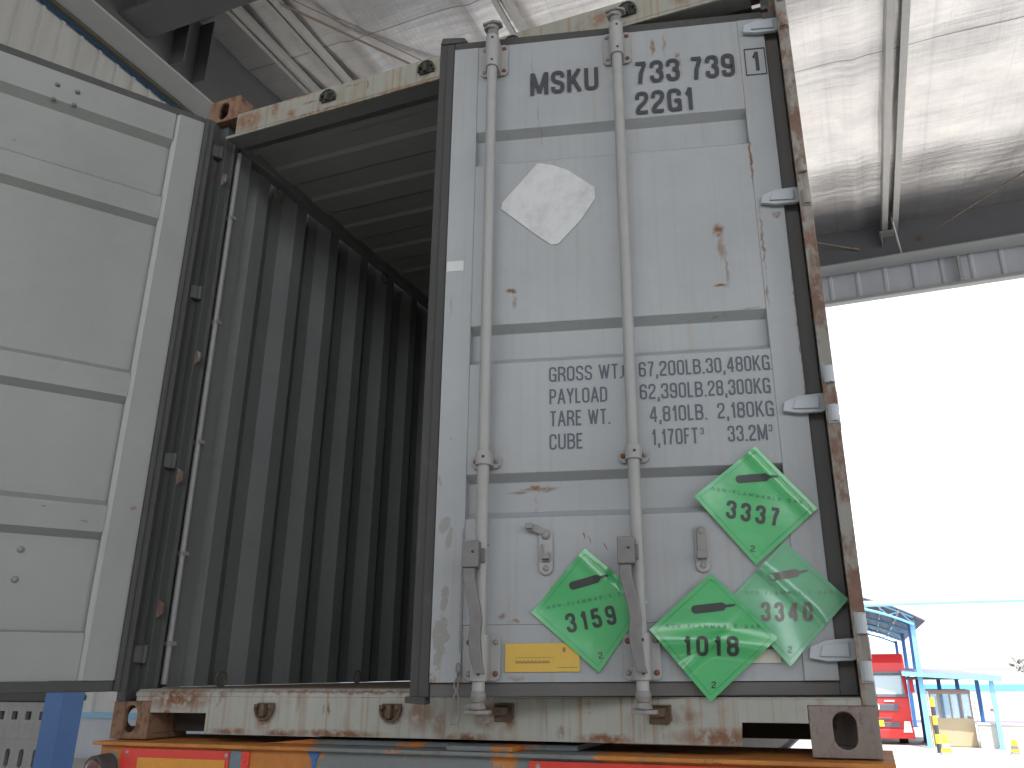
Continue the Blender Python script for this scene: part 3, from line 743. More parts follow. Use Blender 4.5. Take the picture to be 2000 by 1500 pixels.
placard((.973,.530), (1.122,.376), (.954,.210), (.816,.382), -.001, lambda p, q: .001+.016*gs(p*.75+q*.85-.12, .09)*(1 if p < .35 else gs(p-.35, .2))+.020*gs(p+.25+q*.2, .30)*max(0, .2-q)+.008*max(0, q-.55), '3340',
        'creased green diamond placard reading 3340, furthest right and tucked under 3337', mat='green_p', ink='plink2', rot=R(0))
placard((.771,.449), (.931,.282), (.748,.126), (.600,.306), -.0125, lambda p, q: .002+.020*gs(q+.08+.10*abs(p), .15)*(1-.6*abs(p))+.010*gs(p*.7-q*.72-.10, .08)*(1 if q < .05 else 0.2)+.010*max(0, q-.88)*4, '1018',
        'folded green diamond placard reading 1018, lowest of the group below the handle catch', rot=R(3))
# worn white placard
pts = [(.300,1.803),(.350,1.790),(.402,1.765),(.487,1.692),(.488,1.650),(.440,1.575),(.365,1.492),(.342,1.492),(.290,1.535),(.178,1.638),(.182,1.662),(.235,1.725)]
o = MB(); cx, cz = .335, 1.65
n = len(pts); vs = [(x-cx, -.0006+random.uniform(-.001, 0), z-cz) for x, z in pts]+[(x-cx, .0005, z-cz) for x, z in pts]
o.add(vs, [tuple(range(n)), tuple(range(2*n-1, n-1, -1))]+[(i, (i+1) % n, n+(i+1) % n, n+i) for i in range(n)])
s = N('worn_white_placard'); c = s.mix(s.ramp(s.noise(14, 8, .7), .45, .75), (.56,.565,.56), (.42,.40,.38)); s.set(Base_Color=c, Roughness=.55)
wp = o.build('placard', s.m, loc=to_world(cx, .001, cz), rot=(0, 0, AR))
tag(wp, 'blank worn white diamond placard between the two locking rods', 'placard')

# ============================================================ TRAILER
tr = empty('container_trailer', (1.22, 0, -1.55))
tag(tr, 'worn orange container trailer with red reflective boards, under the container', 'trailer')
OFF = Vector((-1.22, 0, 1.55))
def tb(mb, name, mat, bevel=0, smooth=False):
    mb.v = [tuple(Vector(v)+OFF) for v in mb.v]; o = mb.build(name, mat, tr, bevel, smooth); return o
def worn_orange():
    s = N('worn_orange_paint')
    n1 = s.noise(6, 9, .7, s.co((1.0,1,1.0))); n2 = s.noise(3, 4, .5)
    c = s.mix(s.ramp(s.noise(9, 6, .6), .4, .65), (.50,.19,.035), (.38,.13,.025))
    bl = s.mix(s.noise(12, 6, .7), (.10,.13,.15), (.20,.20,.18))
    # flaked area in the middle of the beam
    x = s.n('ShaderNodeSeparateXYZ', {0: s.tc.outputs['Object']}).outputs[0]
    mid = s.math('MULTIPLY', s.ramp(x, -.42, -.30), s.ramp(x, .62, .40))
    th = s.math('ADD', n1, s.math('MULTIPLY', mid, .17))
    c = s.mix(s.ramp(th, .58, .62), c, bl)
    r = s.ramp(s.noise(11, 9, .75), .60, .66); c = s.mix(r, c, (.14,.07,.045))
    s.bump(n1, .3, .01)
    return s.set(Base_Color=c, Roughness=.65)
M['orange'] = worn_orange()
M['trred'] = simple('red_reflective_board', (.62,.045,.03), .35, 0, .12, 20)
M['try'] = simple('amber_reflective_board', (.62,.26,.03), .4, 0, .25, 20)
M['trgrey'] = simple('blue_grey_primer', (.13,.17,.20), .7, 0, .3, 20)
M['chassis'] = paint('chassis_dark_paint', (.06,.05,.045), .7, .3, .3)
M['tyre'] = simple('tyre_rubber', (.03,.03,.03), .85, 0, .3, 15, .3)
M['rim'] = simple('wheel_rim_steel', (.35,.34,.33), .5, .5, .2)
o = MB(); o.box(.0, 2.462, -.062, .30, -.014, -.0035)
tb(o, 'top_plate', M['orange'], .002)
o = MB(); o.box(.018, 2.448, -.040, -.028, -.26, -.0142); o.box(.018, .030, -.028, .28, -.26, -.0142); o.box(2.436, 2.448, -.028, .28, -.26, -.0142); o.box(.030, 2.436, .26, .28, -.20, -.0142)
tb(o, 'rear_beam', M['orange'], .002)
def board(x0, x1, flip=False):
    o = MB(); o.box(x0, x1, -.0465, -.0405, -.17, -.022); b = tb(o, 'marking_board', M['trred'])
    o = MB(); o.box(x0+.075, x1-.012, -.0485, -.0468, -.14, -.048); q = tb(o, 'marking_stripe', M['try']); q.parent = b
    o = MB()
    for x in (x0+.025, x1-.010): o.dome((x, -.0466, -.035), (0,-1,0), .007, .004)
    q = tb(o, 'rivet', M['galv']); q.parent = b
board(.115, .553); board(1.55, 2.42)
o = MB(); o.box(.5545, .598, -.0445, -.0405, -.17, -.020); tb(o, 'primer_patch', M['trgrey'])
o = MB(); o.box(.599, .628, -.0455, -.0405, -.17, -.022); o.dome((.612, -.0456, -.045), (0,-1,0), .008, .005); tb(o, 'marking_strip', M['trred'])
o = MB(); o.prism([(.835,-.016),(.885,-.016),(.872,-.035),(.862,-.09),(.853,-.035)], 'y', -.0430, -.0403); tb(o, 'paint_drip', simple('blue_paint', (.03,.12,.30), .6))
o = MB(); o.tube((.058,-.095,-.085), (.058,-.041,-.085), .042, 24, .046); lamp = tb(o, 'tail_lamp', M['rubber'])
o = MB(); o.dome((.058,-.0955,-.085), (0,-1,0), .034, .012, 20); q = tb(o, 'lens', simple('dull_red_lens', (.10,.035,.03), .3)); q.parent = lamp
o = MB(); o.tube((2.38,-.095,-.225), (2.38,-.041,-.225), .046, 24); tb(o, 'tail_lamp', M['rubber'])
# deck plates, main rails, cross members
o = MB(); o.box(.80, 1.66, .03, .30, -.003, .012); o.prism([(.62,-.0034),(.80,.012),(.80,-.0034)], 'y', .03, .29); o.box(1.30, 1.50, -.045, .03, -.003, .010); tb(o, 'deck_plate', M['orange'], .002)
o = MB()
for x in (.78, 1.54): 
    o.box(x, x+.14, .301, 9.5, -.02, -.004); o.box(x+.062, x+.078, .301, 9.5, -.42, -.0205); o.box(x, x+.14, .301, 9.5, -.44, -.4205)
tb(o, 'main_rail', M['chassis'])
o = MB()
for y in (1.2, 2.4, 3.6, 4.8, 5.6): tb(MB().box(.862, 1.598, y, y+.08, -.3, -.1), 'cross_member', M['chassis'])
tb(MB().box(-.0, 2.44, 5.86, 6.06, -.19, -.004), 'cross_member', M['chassis'])
def wheel(x, y):
    o = MB(); r = .50; prof = [(-.13,.30),(-.135,.44),(-.11,.49),(-.06,.50),(.06,.50),(.11,.49),(.135,.44),(.13,.30)]
    n = 32; vs = []
    for i in range(n):
        a = 2*PI*i/n
        for px, pr in prof: vs.append((x+px, y+pr*math.cos(a), -1.05+pr*math.sin(a)))
    m = len(prof); o.add(vs, [(i*m+k, i*m+(k+1) % m, ((i+1) % n)*m+(k+1) % m, ((i+1) % n)*m+k) for i in range(n) for k in range(m)])
    t = tb(o, 'wheel', M['tyre'], smooth=True)
    o = MB(); o.tube((x-.10,y,-1.05), (x+.10,y,-1.05), .298, 28); o.tube((x-.12,y,-1.05), (x+.12,y,-1.05), .12, 16); q = tb(o, 'rim', M['rim']); q.parent = t
for y in (1.5, 2.8):
    for x in (.18, .50, 1.96, 2.28): wheel(x, y)
    o = MB(); o.tube((.1,y,-1.05), (2.36,y,-1.05), .065, 12); o.box(.80,.90,y-.3,y+.3,-.95,-.45); o.box(1.56,1.66,y-.3,y+.3,-.95,-.45); tb(o, 'axle', M['chassis'])
o = MB(); 
for x in (.55, 1.75): o.box(x, x+.14, 7.6, 7.74, -1.5, -.43); o.box(x-.05, x+.19, 7.52, 7.82, -1.55, -1.5)
o.box(.69, 1.75, 7.64, 7.70, -1.0, -.9); tb(o, 'landing_leg', M['chassis'])

# ============================================================ LOADING SHED
sh = empty('loading_shed', (4, 2, -1.55)); tag(sh, 'steel framed loading canopy with foil lined roof over the container', 'building')
SO = Vector((-4, -2, 1.55))
def sb(mb, name, mat, bevel=0, smooth=False):
    mb.v = [tuple(Vector(v)+SO) for v in mb.v]; return mb.build(name, mat, sh, bevel, smooth)
s = N('foil_insulation')
cr = s.noise(2.4, 7, .65, s.co((1,1.4,1))); ln = s.noise(1, 3, .6, s.co((.6,30,1))); ln2 = s.noise(1, 4, .6, s.co((34,.5,1)))
rib = s.n('ShaderNodeTexWave', {'Vector': s.co((1,1,1)), 'Scale': 2.2, 'Distortion': 1.2, 'Detail': 2, 'Detail Scale': 1.5}, bands_direction='Y').outputs[1]
seam = s.n('ShaderNodeTexWave', {'Vector': s.n('ShaderNodeMapping', {'Vector': s.tc.outputs['Object'], 'Location': (0,.6,0)}).outputs[0], 'Scale': .131, 'Distortion': .03}, bands_direction='Y', wave_profile='SAW').outputs[1]
seamm = s.ramp(seam, .992, .997)
sx = s.n('ShaderNodeTexWave', {'Vector': s.co((1,1,1)), 'Scale': .262, 'Distortion': .05}, bands_direction='X', wave_profile='SAW').outputs[1]
sxm = s.ramp(s.math('MULTIPLY', s.ramp(sx, .94, .97), s.ramp(sx, 1.0, .985)), 0, 1)
c = s.mix(s.ramp(cr, .3, .75), (.80,.77,.75), (.60,.58,.58))
c = s.mix(s.math('MULTIPLY', s.ramp(ln, .5, .75), .25), c, (.36,.35,.37))
c = s.mix(s.math('MULTIPLY', s.ramp(ln2, .55, .75), .22), c, (.40,.38,.40))
c = s.mix(s.math('MULTIPLY', seamm, .7), c, (.12,.12,.14)); c = s.mix(s.math('MULTIPLY', sxm, .12), c, (.3,.29,.3))
h = s.math('ADD', s.math('ADD', s.math('MULTIPLY', cr, 1.0), s.math('MULTIPLY', ln, .4)), s.math('ADD', s.math('MULTIPLY', ln2, .5), s.math('MULTIPLY', rib, .12)))
s.bump(h, .27, .02)
M['foil'] = s.set(Base_Color=c, Metallic=.85, Roughness=.30)
M['steel_g'] = simple('grey_painted_beam', (.085,.088,.09), .55, 0, .15, 3, .1)
M['steel_lt'] = simple('light_grey_flange', (.36,.37,.37), .5, 0, .12, 3)
M['zinc'] = simple('galvanised_purlin', (.50,.49,.47), .42, .35, .15, 8, .1)
def clad_mat(name, base):
    s = N(name); st = s.noise(1, 4, .6, s.co((2,9,.5)))
    return s.set(Base_Color=s.mix(s.ramp(st, .4, .8), base, tuple(b*.8 for b in base)), Roughness=.5)
M['clad'] = clad_mat('white_cladding', (.60,.60,.59)); M['clad_b'] = clad_mat('bluish_white_cladding', (.52,.54,.60))
M['blue'] = simple('blue_paint_steel', (.03,.12,.33), .5, 0, .15, 4); M['blue_l'] = simple('light_blue_paint_steel', (.20,.47,.70), .45, 0, .1, 4)
M['olive'] = simple('dark_olive_trim', (.07,.065,.045), .7)
M['rodst'] = simple('brown_tie_rod', (.30,.22,.17), .6, .2, .2, 20)
RZ = 7.0
# roof sheet (gently undulating foil under the sheeting)
o = MB(); nx, ny = 240, 90; X0, X1, Y0, Y1 = -3.67, 15.0, -9.0, 10.42; vs = []
for i in range(nx+1):
    for j in range(ny+1):
        x = X0+(X1-X0)*i/nx; y = Y0+(Y1-Y0)*j/ny
        vs.append((x, y, RZ+.02*math.sin((y+.4)*2*PI/1.5)**3+.008*math.sin(x*5+y*2)-.03*sum(math.exp(-((x-q)/.10)**2) for q in (3.08,-.75,6.9,-2.2))))
o.add(vs, [(i*(ny+1)+j, (i+1)*(ny+1)+j, (i+1)*(ny+1)+j+1, i*(ny+1)+j+1) for i in range(nx) for j in range(ny)])
o.box(X0-.6, X1+.4, Y0-.3, Y1+.3, RZ+.06, RZ+.10)
sb(o, 'roof_lining', M['foil'], smooth=True)
# eave beam at the far side: web, flanges, end cladding
o = MB(); o.box(-3.64, 15, 10.33, 10.345, 6.36, 7.04); sb(o, 'eave_beam', simple('blue_grey_beam', (.15,.155,.175), .5, 0, .15, 3, .1))
o = MB(); o.box(-3.64, 15, 10.16, 10.52, 6.335, 6.3595); sb(o, 'beam_flange', M['steel_lt'])
def ribbed_wall(axis, a0, a1, d0, z0, z1, pitch, depth, sgn):
    o = MB(); pts = []; a = a0
    while a < a1:
        pts += [(a, d0), (a+pitch*.80, d0), (a+pitch*.86, d0+sgn*depth), (a+pitch*.94, d0+sgn*depth)]; a += pitch
    pts.append((a, d0)); vs = []
    for p, d in pts: vs += [(p, d, z0), (p, d, z1)] if axis == 'x' else [(d, p, z0), (d, p, z1)]
    o.add(vs, [(2*i, 2*i+2, 2*i+3, 2*i+1) for i in range(len(pts)-1)])
    bk = d0-sgn*.012; A0, A1 = pts[0][0], pts[-1][0]
    if axis == 'x': o.box(A0, A1, min(bk, bk-sgn*.01), max(bk, bk-sgn*.01), z0, z1)
    else: o.box(min(bk, bk-sgn*.01), max(bk, bk-sgn*.01), A0, A1, z0, z1)
    return o
sb(ribbed_wall('x', -3.7, 15, 10.62, 5.92, 6.75, .42, .022, -1), 'fascia_cladding', M['clad_b'])
o = MB(); o.box(-3.7, 15, 10.56, 10.70, 5.86, 5.92); sb(o, 'fascia_trim', M['steel_lt'], .01)
o = MB(); o.box(6.30, 6.36, 10.50, 10.58, 5.92, 6.33); o.box(4.45, 4.50, 10.50, 10.58, 5.92, 6.33); sb(o, 'fascia_post', M['steel_lt'])
# left side: beam along y, flange, trim, cladding
o = MB(); o.box(-3.665, -3.65, -9, 10.32, 6.19, 7.04); 
sb(o, 'side_beam', M['steel_g'])
o = MB(); o.box(-3.95, -3.64, -9, 10.3, 6.165, 6.1895); sb(o, 'beam_flange', M['steel_lt'])
o = MB(); o.box(-4.00, -3.955, -9, 10.3, 6.13, 6.185); sb(o, 'edge_trim', M['olive'])
o = MB(); o.box(-4.035, -4.002, -9, 10.3, 6.11, 6.17); sb(o, 'edge_trim', simple('dark_blue_trim', (.012,.05,.11), .6))
sb(ribbed_wall('y', -9, 10.2, -4.065, 3.6, 6.168, .205, .026, 1), 'wall_cladding', clad_mat('grey_white_cladding', (.44,.44,.43)))
# stiffeners and cross beam
o = MB()
for y in (2.72, 3.02): sb(MB().box(-3.649, -3.46, y, y+.014, 6.19, 6.98), 'web_stiffener', M['steel_g'])
o = MB(); o.box(-3.64, 15, 2.22, 2.235, 6.30, 6.97); o.box(-3.64, 15, 2.06, 2.42, 6.275, 6.2995); sb(o, 'cross_beam', M['steel_dkb'] if 'steel_dkb' in M else M['steel_g'])
# purlins: a pair of channels each
def purlin(xc, w_, z0, y0, y1):
    o = MB(); h = w_/2; z1 = 6.96
    for sgn in (-1, 1):
        xa = xc+sgn*h*.30; xb = xc+sgn*h
        o.box(min(xa,xb), max(xa,xb), y0, y1, z0, z0+.008)
        o.box(min(xb, xb-sgn*.008), max(xb, xb-sgn*.008), y0, y1, z0+.0082, z1)
        o.box(min(xa, xa+sgn*.006), max(xa, xa+sgn*.006), y0, y1, z0+.0082, z0+.04)
    return sb(o, 'purlin', M['zinc'])
purlin(3.54, .235, 6.78, 2.7, 10.27); purlin(-.36, .16, 6.82, 2.7, 9.95); purlin(-2.62, .10, 6.84, 2.7, 9.95); purlin(-3.08, .12, 6.84, 2.7, 9.95); purlin(8.0, .235, 6.78, 2.7, 9.95); purlin(11.8, .235, 6.78, 2.7, 9.95)
o = MB(); o.box(3.38, 3.60, 10.10, 10.32, 6.755, 6.765); o.box(3.40,3.41,10.14,10.32,6.60,6.755); sb(o, 'purlin_cleat', M['zinc'])
o = MB(); o.path([(3.66,10.27,6.37),(3.56,9.85,6.86)], .016, 8); sb(o, 'flange_brace', M['zinc'])
def tie(a, b, r=.012):
    o = MB(); o.path([a, b], r, 8); o.tube(a, Vector(a)+(Vector(b)-Vector(a)).normalized()*.08, r*2.2, 8); sb(o, 'tie_rod', M['rodst'])
tie((3.95,10.31,6.62), (6.4,8.2,6.95)); tie((3.05,10.31,6.62), (1.4,9.6,6.93), .012); tie((-2.9,2.5,6.9), (-.3,6.6,6.93), .013); tie((-2.82,2.5,6.95), (-.1,6.7,6.96), .006)
# columns
for x, y in ((-3.9,-8.5), (-3.9,10.4), (14.6,10.4), (14.6,-8.5)):
    o = MB(); o.box(x-.1, x+.1, y-.1, y+.1, -1.55, 6.16); sb(o, 'column', M['blue'])

dw = empty('light_block_wall', (0, -9, -1.55)); tag(dw, 'added wall out of view behind the camera, cutting light on the container', 'building')  # unseen wall added to cut the light reaching the container
def ob(mb, root, name, mat, bevel=0, smooth=False):
    l = root.location; mb.v = [tuple(Vector(v)-l) for v in mb.v]; return mb.build(name, mat, root, bevel, smooth)
o = MB(); o.box(-20, 15.2, -9.6, -9.35, -1.55, 3.3); ob(o, dw, 'wall', M['clad'])
# ============================================================ GROUND
s = N('pale_concrete'); c = s.mix(s.ramp(s.noise(.35, 9, .65), .35, .7), (.42,.41,.385), (.55,.54,.51))
c = s.mix(s.math('MULTIPLY', s.ramp(s.noise(3, 8, .7), .55, .75), .35), c, (.30,.29,.27)); s.bump(s.noise(30, 6, .6), .2, .01)
M['conc'] = s.set(Base_Color=c, Roughness=.8)
o = MB(); ys = [-400, 12.5, 16.5, 900]; zs = [-1.55, -1.55, -2.2, -2.2]; vs = []
for y, z in zip(ys, zs): vs += [(-900, y, z), (900, y, z)]
o.add(vs, [(2*i, 2*i+1, 2*i+3, 2*i+2) for i in range(3)])
tag(o.build('ground', M['conc']), kind='structure')

# ============================================================ LEFT BACKGROUND
G = -2.2
wb = empty('warehouse', (-17, 16, G)); tag(wb, 'white corrugated warehouse with blue ledge, seen below the open door', 'building')
def ob(mb, root, name, mat, bevel=0, smooth=False):
    l = root.location; mb.v = [tuple(Vector(v)-l) for v in mb.v]; return mb.build(name, mat, root, bevel, smooth)
ob(ribbed_wall('x', -30, -9, 14.0, -.68, 3.0, 1.0, .05, -1), wb, 'wall_cladding', M['clad'])
o = MB(); o.box(-30, -9, 13.86, 14.05, -.80, -.68); ob(o, wb, 'ledge', M['blue_l'])
o = MB(); o.box(-30, -9, 13.95, 14.3, G, -.80); o.box(-30, -9, 14.05, 19, 2.9, 3.05); o.box(-9.2,-9,14.3,19,G,2.9); ob(o, wb, 'plinth_wall', M['clad_b'])
o = MB(); o.box(-5.29, -5.05, 3.98, 4.22, -1.55, 3.15); ob(o, wb, 'column', M['blue'])
o = MB(); o.box(-30, -4.9, -5, 13.9, 3.15, 3.3); ob(o, wb, 'added_shade_roof', M['clad'])  # unseen overhang added to shade the wall, ledge and column
# concrete blocks on a pallet
M['block'] = simple('concrete_block_grey', (.33,.32,.31), .85, 0, .2, 14, .4)
def block_mb(sq):
    o = MB(); w2, h, d = .213, .386, .39
    hole = [(.06,.20),(.15,.20),(.15,.24),(.15,.29),(.105,.29),(.06,.29),(.06,.24)] if sq else stadium(w2/2, h*.5, .075, .19, 20)
    plate_hole(o, 'y', -.0, .06, (0, w2, 0, h), hole)
    o.box(0, w2, .0605, d, 0, h)
    o.box(.03, w2-.03, .045, .0602, .05, h-.05, 1)
    return o
BX, BY = -7.17, 4.83
pal = empty('pallet', (BX+.4, BY+.4, -1.55)); tag(pal, 'wooden pallet under the stack of concrete blocks by the blue column', 'pallet')
M['wood'] = simple('pallet_wood', (.30,.20,.12), .8, 0, .25, 12)
o = MB()
for y in (0, .34, .68): o.box(BX-.5, BX+.95, BY+y, BY+y+.1, -1.55, -1.28)
ob(o, pal, 'bearer', M['wood'])
o = MB()
for i in range(10): o.box(BX-.5+i*.145, BX-.38+i*.145, BY-.01, BY+.80, -1.2798, -1.245)
ob(o, pal, 'board', M['wood'])
ORD = ['bottom', 'middle', 'top']; CO = ['leftmost', 'second', 'third', 'fourth', 'fifth', 'rightmost']
for r_ in range(3):
    b0 = None
    for c_ in range(6):
        loc = (BX-.36+c_*.215, BY, -1.2448+r_*.3875)
        if b0 is None: b0 = block_mb(r_ == 2).build('concrete_block', [M['block'], M['dark']], loc=loc); bb = b0
        else: bb = b0.copy(); COL.objects.link(bb); bb.location = loc
        tag(bb, 'grey hollow concrete block, %s in the %s row of the stack beside the blue column' % (CO[c_], ORD[r_]), 'concrete block', 'concrete blocks stacked on the pallet')
cv = MB(); cv.prism([(BX-.45,-.078),(BX+.96,-.078),(BX+.97,-.03),(BX+.9,.03),(BX-.4,.04),(BX-.46,-.02)], 'y', BY-.03, BY+.42)
tag(cv.build('cover_sheet', simple('black_cover_sheet', (.025,.025,.028), .6, 0, .3), bevel=.01), 'black cover sheet lying on top of the concrete blocks', 'cover')

# ============================================================ RIGHT BACKGROUND (yard)
def hpost(root, x, y, z0, z1, w_, mat, name='post'):
    o = MB(); o.box(x-w_/2, x+w_/2, y-w_/2, y+w_/2, z0, z1); o.box(x-w_*.9, x+w_*.9, y-w_*.9, y+w_*.9, z0, z0+.04); return ob(o, root, name, mat)
# arched canopy
ar = empty('arched_canopy', (1, 39, G)); tag(ar, 'arched blue truss canopy standing over the red truck', 'canopy')
def arc(x): # outer arch height over x, centre x=0.8
    t = (x-.8)/3.45; return 2.72-1.02*t*t
o = MB(); N_ = 24
for k in range(N_):
    xa = .8-3.45+6.9*k/N_; xb = .8-3.45+6.9*(k+1)/N_
    o.add([(xa,28.1,arc(xa)),(xb,28.1,arc(xb)),(xb,51,arc(xb)),(xa,51,arc(xa)),(xa,28.1,arc(xa)+.05),(xb,28.1,arc(xb)+.05),(xb,51,arc(xb)+.05),(xa,51,arc(xa)+.05)],
          [(0,1,2,3),(4,5,6,7),(0,1,5,4),(2,3,7,6)])
M['arch'] = simple('translucent_grey_sheet', (.10,.105,.14), .6)
ob(o, ar, 'roof_sheet', M['arch'])
low = lambda x: arc(x)-.36+.10*abs((x-.8)/3.45)**2
for y in (28.25, 33.5, 39, 44.5, 50.5):
    o = MB(); P = [(.8-3.1+6.2*k/16, y) for k in range(17)]
    o.path([(x, y, low(x)) for x, _ in P], .045, 6); o.path([(x, y, arc(x)-.04) for x, _ in P], .04, 6)
    for k in range(16):
        a, b = P[k][0], P[k+1][0]
        o.path([(a, y, low(a)), (b, y, arc(b)-.04)] if k % 2 == 0 else [(a, y, arc(a)-.04), (b, y, low(b))], .022, 5)
    ob(o, ar, 'truss', M['blue_l'])
for k in range(1, 12):
    x = .8-3.2+6.4*k/12; ob(MB().box(x-.03, x+.03, 28.15, 50.9, arc(x)-.10, arc(x)-.02), ar, 'purlin', M['steel_lt'])
for y in (28.5, 30.7, 39, 50.5):
    for x in (3.86, -2.2): hpost(ar, x, y, G, 1.75, .15, M['blue_l'] if y < 30 else M['blue'], 'post')
# overhead pipe bridge
gp = empty('overhead_pipe', (12, 24, G)); tag(gp, 'pale blue overhead pipe crossing the yard above the arched canopy', 'pipe')
o = MB(); o.tube((-22, 24, 2.08), (34, 24.6, 2.02), .085, 12); ob(o, gp, 'pipe', simple('pale_blue_pipe', (.35,.6,.75), .4))
for x in (-21.5, 33.5): hpost(gp, x, 24.3, G, 2.05, .25, M['blue_l'])
# flat canopy
fc = empty('flat_canopy', (5, 30, G)); tag(fc, 'flat blue edged canopy above the tan guard booth', 'canopy')
o = MB(); o.add([(3.3,28.2,.10),(6.25,28.2,-.08),(6.25,32,.02),(3.3,32,.22),(3.3,28.2,.14),(6.25,28.2,-.04),(6.25,32,.06),(3.3,32,.26)],
    [(0,1,2,3),(4,5,6,7),(0,1,5,4),(1,2,6,5),(2,3,7,6),(3,0,4,7)]); ob(o, fc, 'roof', simple('violet_grey_roof', (.17,.18,.32), .5))
o = MB(); o.add([(3.3,28.14,.0),(6.22,28.14,-.19),(6.22,28.19,-.19),(3.3,28.19,.0),(3.3,28.14,.13),(6.22,28.14,-.05),(6.22,28.19,-.05),(3.3,28.19,.13)],
    [(0,1,2,3),(4,5,6,7),(0,1,5,4),(1,2,6,5),(2,3,7,6),(3,0,4,7)]); ob(o, fc, 'edge_beam', M['blue_l'])
o = MB()
for y in (29.2, 30.4, 31.6): ob(MB().box(3.4, 6.1, y, y+.08, -.14, -.06), fc, 'joist', M['steel_g'])
for x, y, m, zt in ((5.93,28.4,'blue_l',-.16), (4.6,31.8,'blue',0.0), (5.2,31.8,'blue',-.02), (5.85,31.8,'blue',-.02)): hpost(fc, x, y, G, zt, .13, M[m])
# guard booth
gb = empty('guard_booth', (4.7, 29.8, G)); tag(gb, 'tan panelled guard booth with glazed upper half behind the striped pole', 'booth')
M['tan'] = simple('tan_panel', (.42,.34,.22), .6, 0, .1, 3); M['brown'] = simple('brown_window_frame', (.28,.20,.17), .5)
s = N('clear_glass_blue'); M['glass'] = s.set(Base_Color=(.55,.68,.75), Roughness=.08, Transmission_Weight=.75, IOR=1.3)
o = MB(); o.box(4.06, 5.32, 29.0, 29.06, G+.02, -1.33); o.box(5.26,5.32,29.06,30.6,G+.02,-1.33); o.box(4.06,4.12,29.06,30.6,G+.02,-1.33); ob(o, gb, 'lower_panel', M['tan'])
o = MB(); o.box(4.06,5.32,29.0,29.06,-.58,-.50); o.box(4.06,5.32,29.0,30.6,-.50,-.46)
for x in (4.06, 4.30, 4.66, 4.98, 5.26): o.box(x, x+.05, 29.0, 29.06, -1.33, -.58)
ob(o, gb, 'window_frame', M['brown'])
o = MB(); o.box(4.11,5.26,29.02,29.035,-1.33,-.58); ob(o, gb, 'window', M['glass'])
o = MB(); o.box(3.94, 3.98, 28.9, 28.94, G, -.5); o.box(4.0,4.03,29,29.04,G,-.5); o.box(5.38,5.42,28.9,28.94,G,-.75); ob(o, gb, 'corner_post', M['cream'])
# white office building
wo = empty('office_building', (8, 43, G)); tag(wo, 'long low white site building with blue fascia behind the booth', 'building')
o = MB(); o.box(2.5, 9.4, 42, 47, G, -.75); ob(o, wo, 'wall', simple('white_wall_panel', (.62,.66,.72), .5, 0, .05))
o = MB(); o.box(2.4, 9.45, 41.9, 47.1, -.75, -.50); ob(o, wo, 'fascia', simple('sky_blue_fascia', (.12,.36,.72), .4))
pw_ = simple('pale_window', (.35,.47,.60), .3)
for x in (3.4, 5.0, 6.9, 7.9): ob(MB().box(x, x+.7, 41.96, 42.0, -1.75, -.98), wo, 'window', pw_)
o = MB(); o.box(2.5, 9.4, 41.95, 41.99, -2.12, -2.06); ob(o, wo, 'skirting', simple('violet_skirting', (.25,.2,.38), .6))
o = MB(); o.box(7.25,7.55,41.93,41.97,-1.62,-1.54); ob(o, wo, 'notice', M['trred'])
# low concrete wall
lw = MB(); lw.box(5.36, 12, 28.6, 28.85, G, -1.50); lw.box(5.34, 12.02, 28.57, 28.88, -1.4995, -1.44)
tag(ob(lw, empty('tmp'), 'low_wall', M['conc']), 'low pale concrete wall to the right of the guard booth', 'wall'); 
bpy.data.objects['low_wall'].parent = None; bpy.data.objects.remove(bpy.data.objects['tmp'])
# striped pole
M['yel'] = simple('yellow_stripe_paint', (.80,.62,.04), .5); M['blk'] = simple('black_stripe_paint', (.05,.05,.06), .5); M['whp'] = simple('white_stripe_paint', (.7,.68,.62), .5)
sp = empty('striped_pole', (4.02, 26.8, G)); tag(sp, 'tall yellow and black striped pole beside the striped marker block', 'pole')
for k in range(6):
    o = MB(); o.tube((4.02,26.8,G+k*.262), (4.02,26.8,G+(k+1)*.262-.001), .065, 14); ob(o, sp, 'stripe_band', M['yel'] if k % 2 else M['blk'])
def marker(x, y, lab, sc_=1.):
    r = empty('traffic_marker', (x, y, G)); tag(r, lab, 'traffic marker', 'striped traffic markers in the yard')
    for k in range(5):
        o = MB(); z0, z1 = k*.12*sc_, (k+1)*.12*sc_-.001; f = lambda z: (.17-.13*z/.62)*sc_
        a, b = f(z0), f(z1)
        o.add([(-a,-a,z0),(a,-a,z0),(a,a,z0),(-a,a,z0),(-b,-b,z1),(b,-b,z1),(b,b,z1),(-b,b,z1)], [(0,3,2,1),(4,5,6,7),(0,1,5,4),(1,2,6,5),(2,3,7,6),(3,0,4,7)])
        o.build('stripe_band', M[('grey_v','yel','grey_v','yel','yel')[k]] , r)
    MB().box(-.2*sc_, .2*sc_, -.2*sc_, .2*sc_, 0, .03).build('base', M['whp'], r)
M['grey_v'] = simple('violet_grey_stripe', (.30,.26,.30), .6)
marker(4.14, 25.6, 'yellow and grey striped marker block beside the tall striped pole')
marker(6.05, 26.6, 'yellow and grey striped marker block in front of the low wall, at the frame edge', .7)
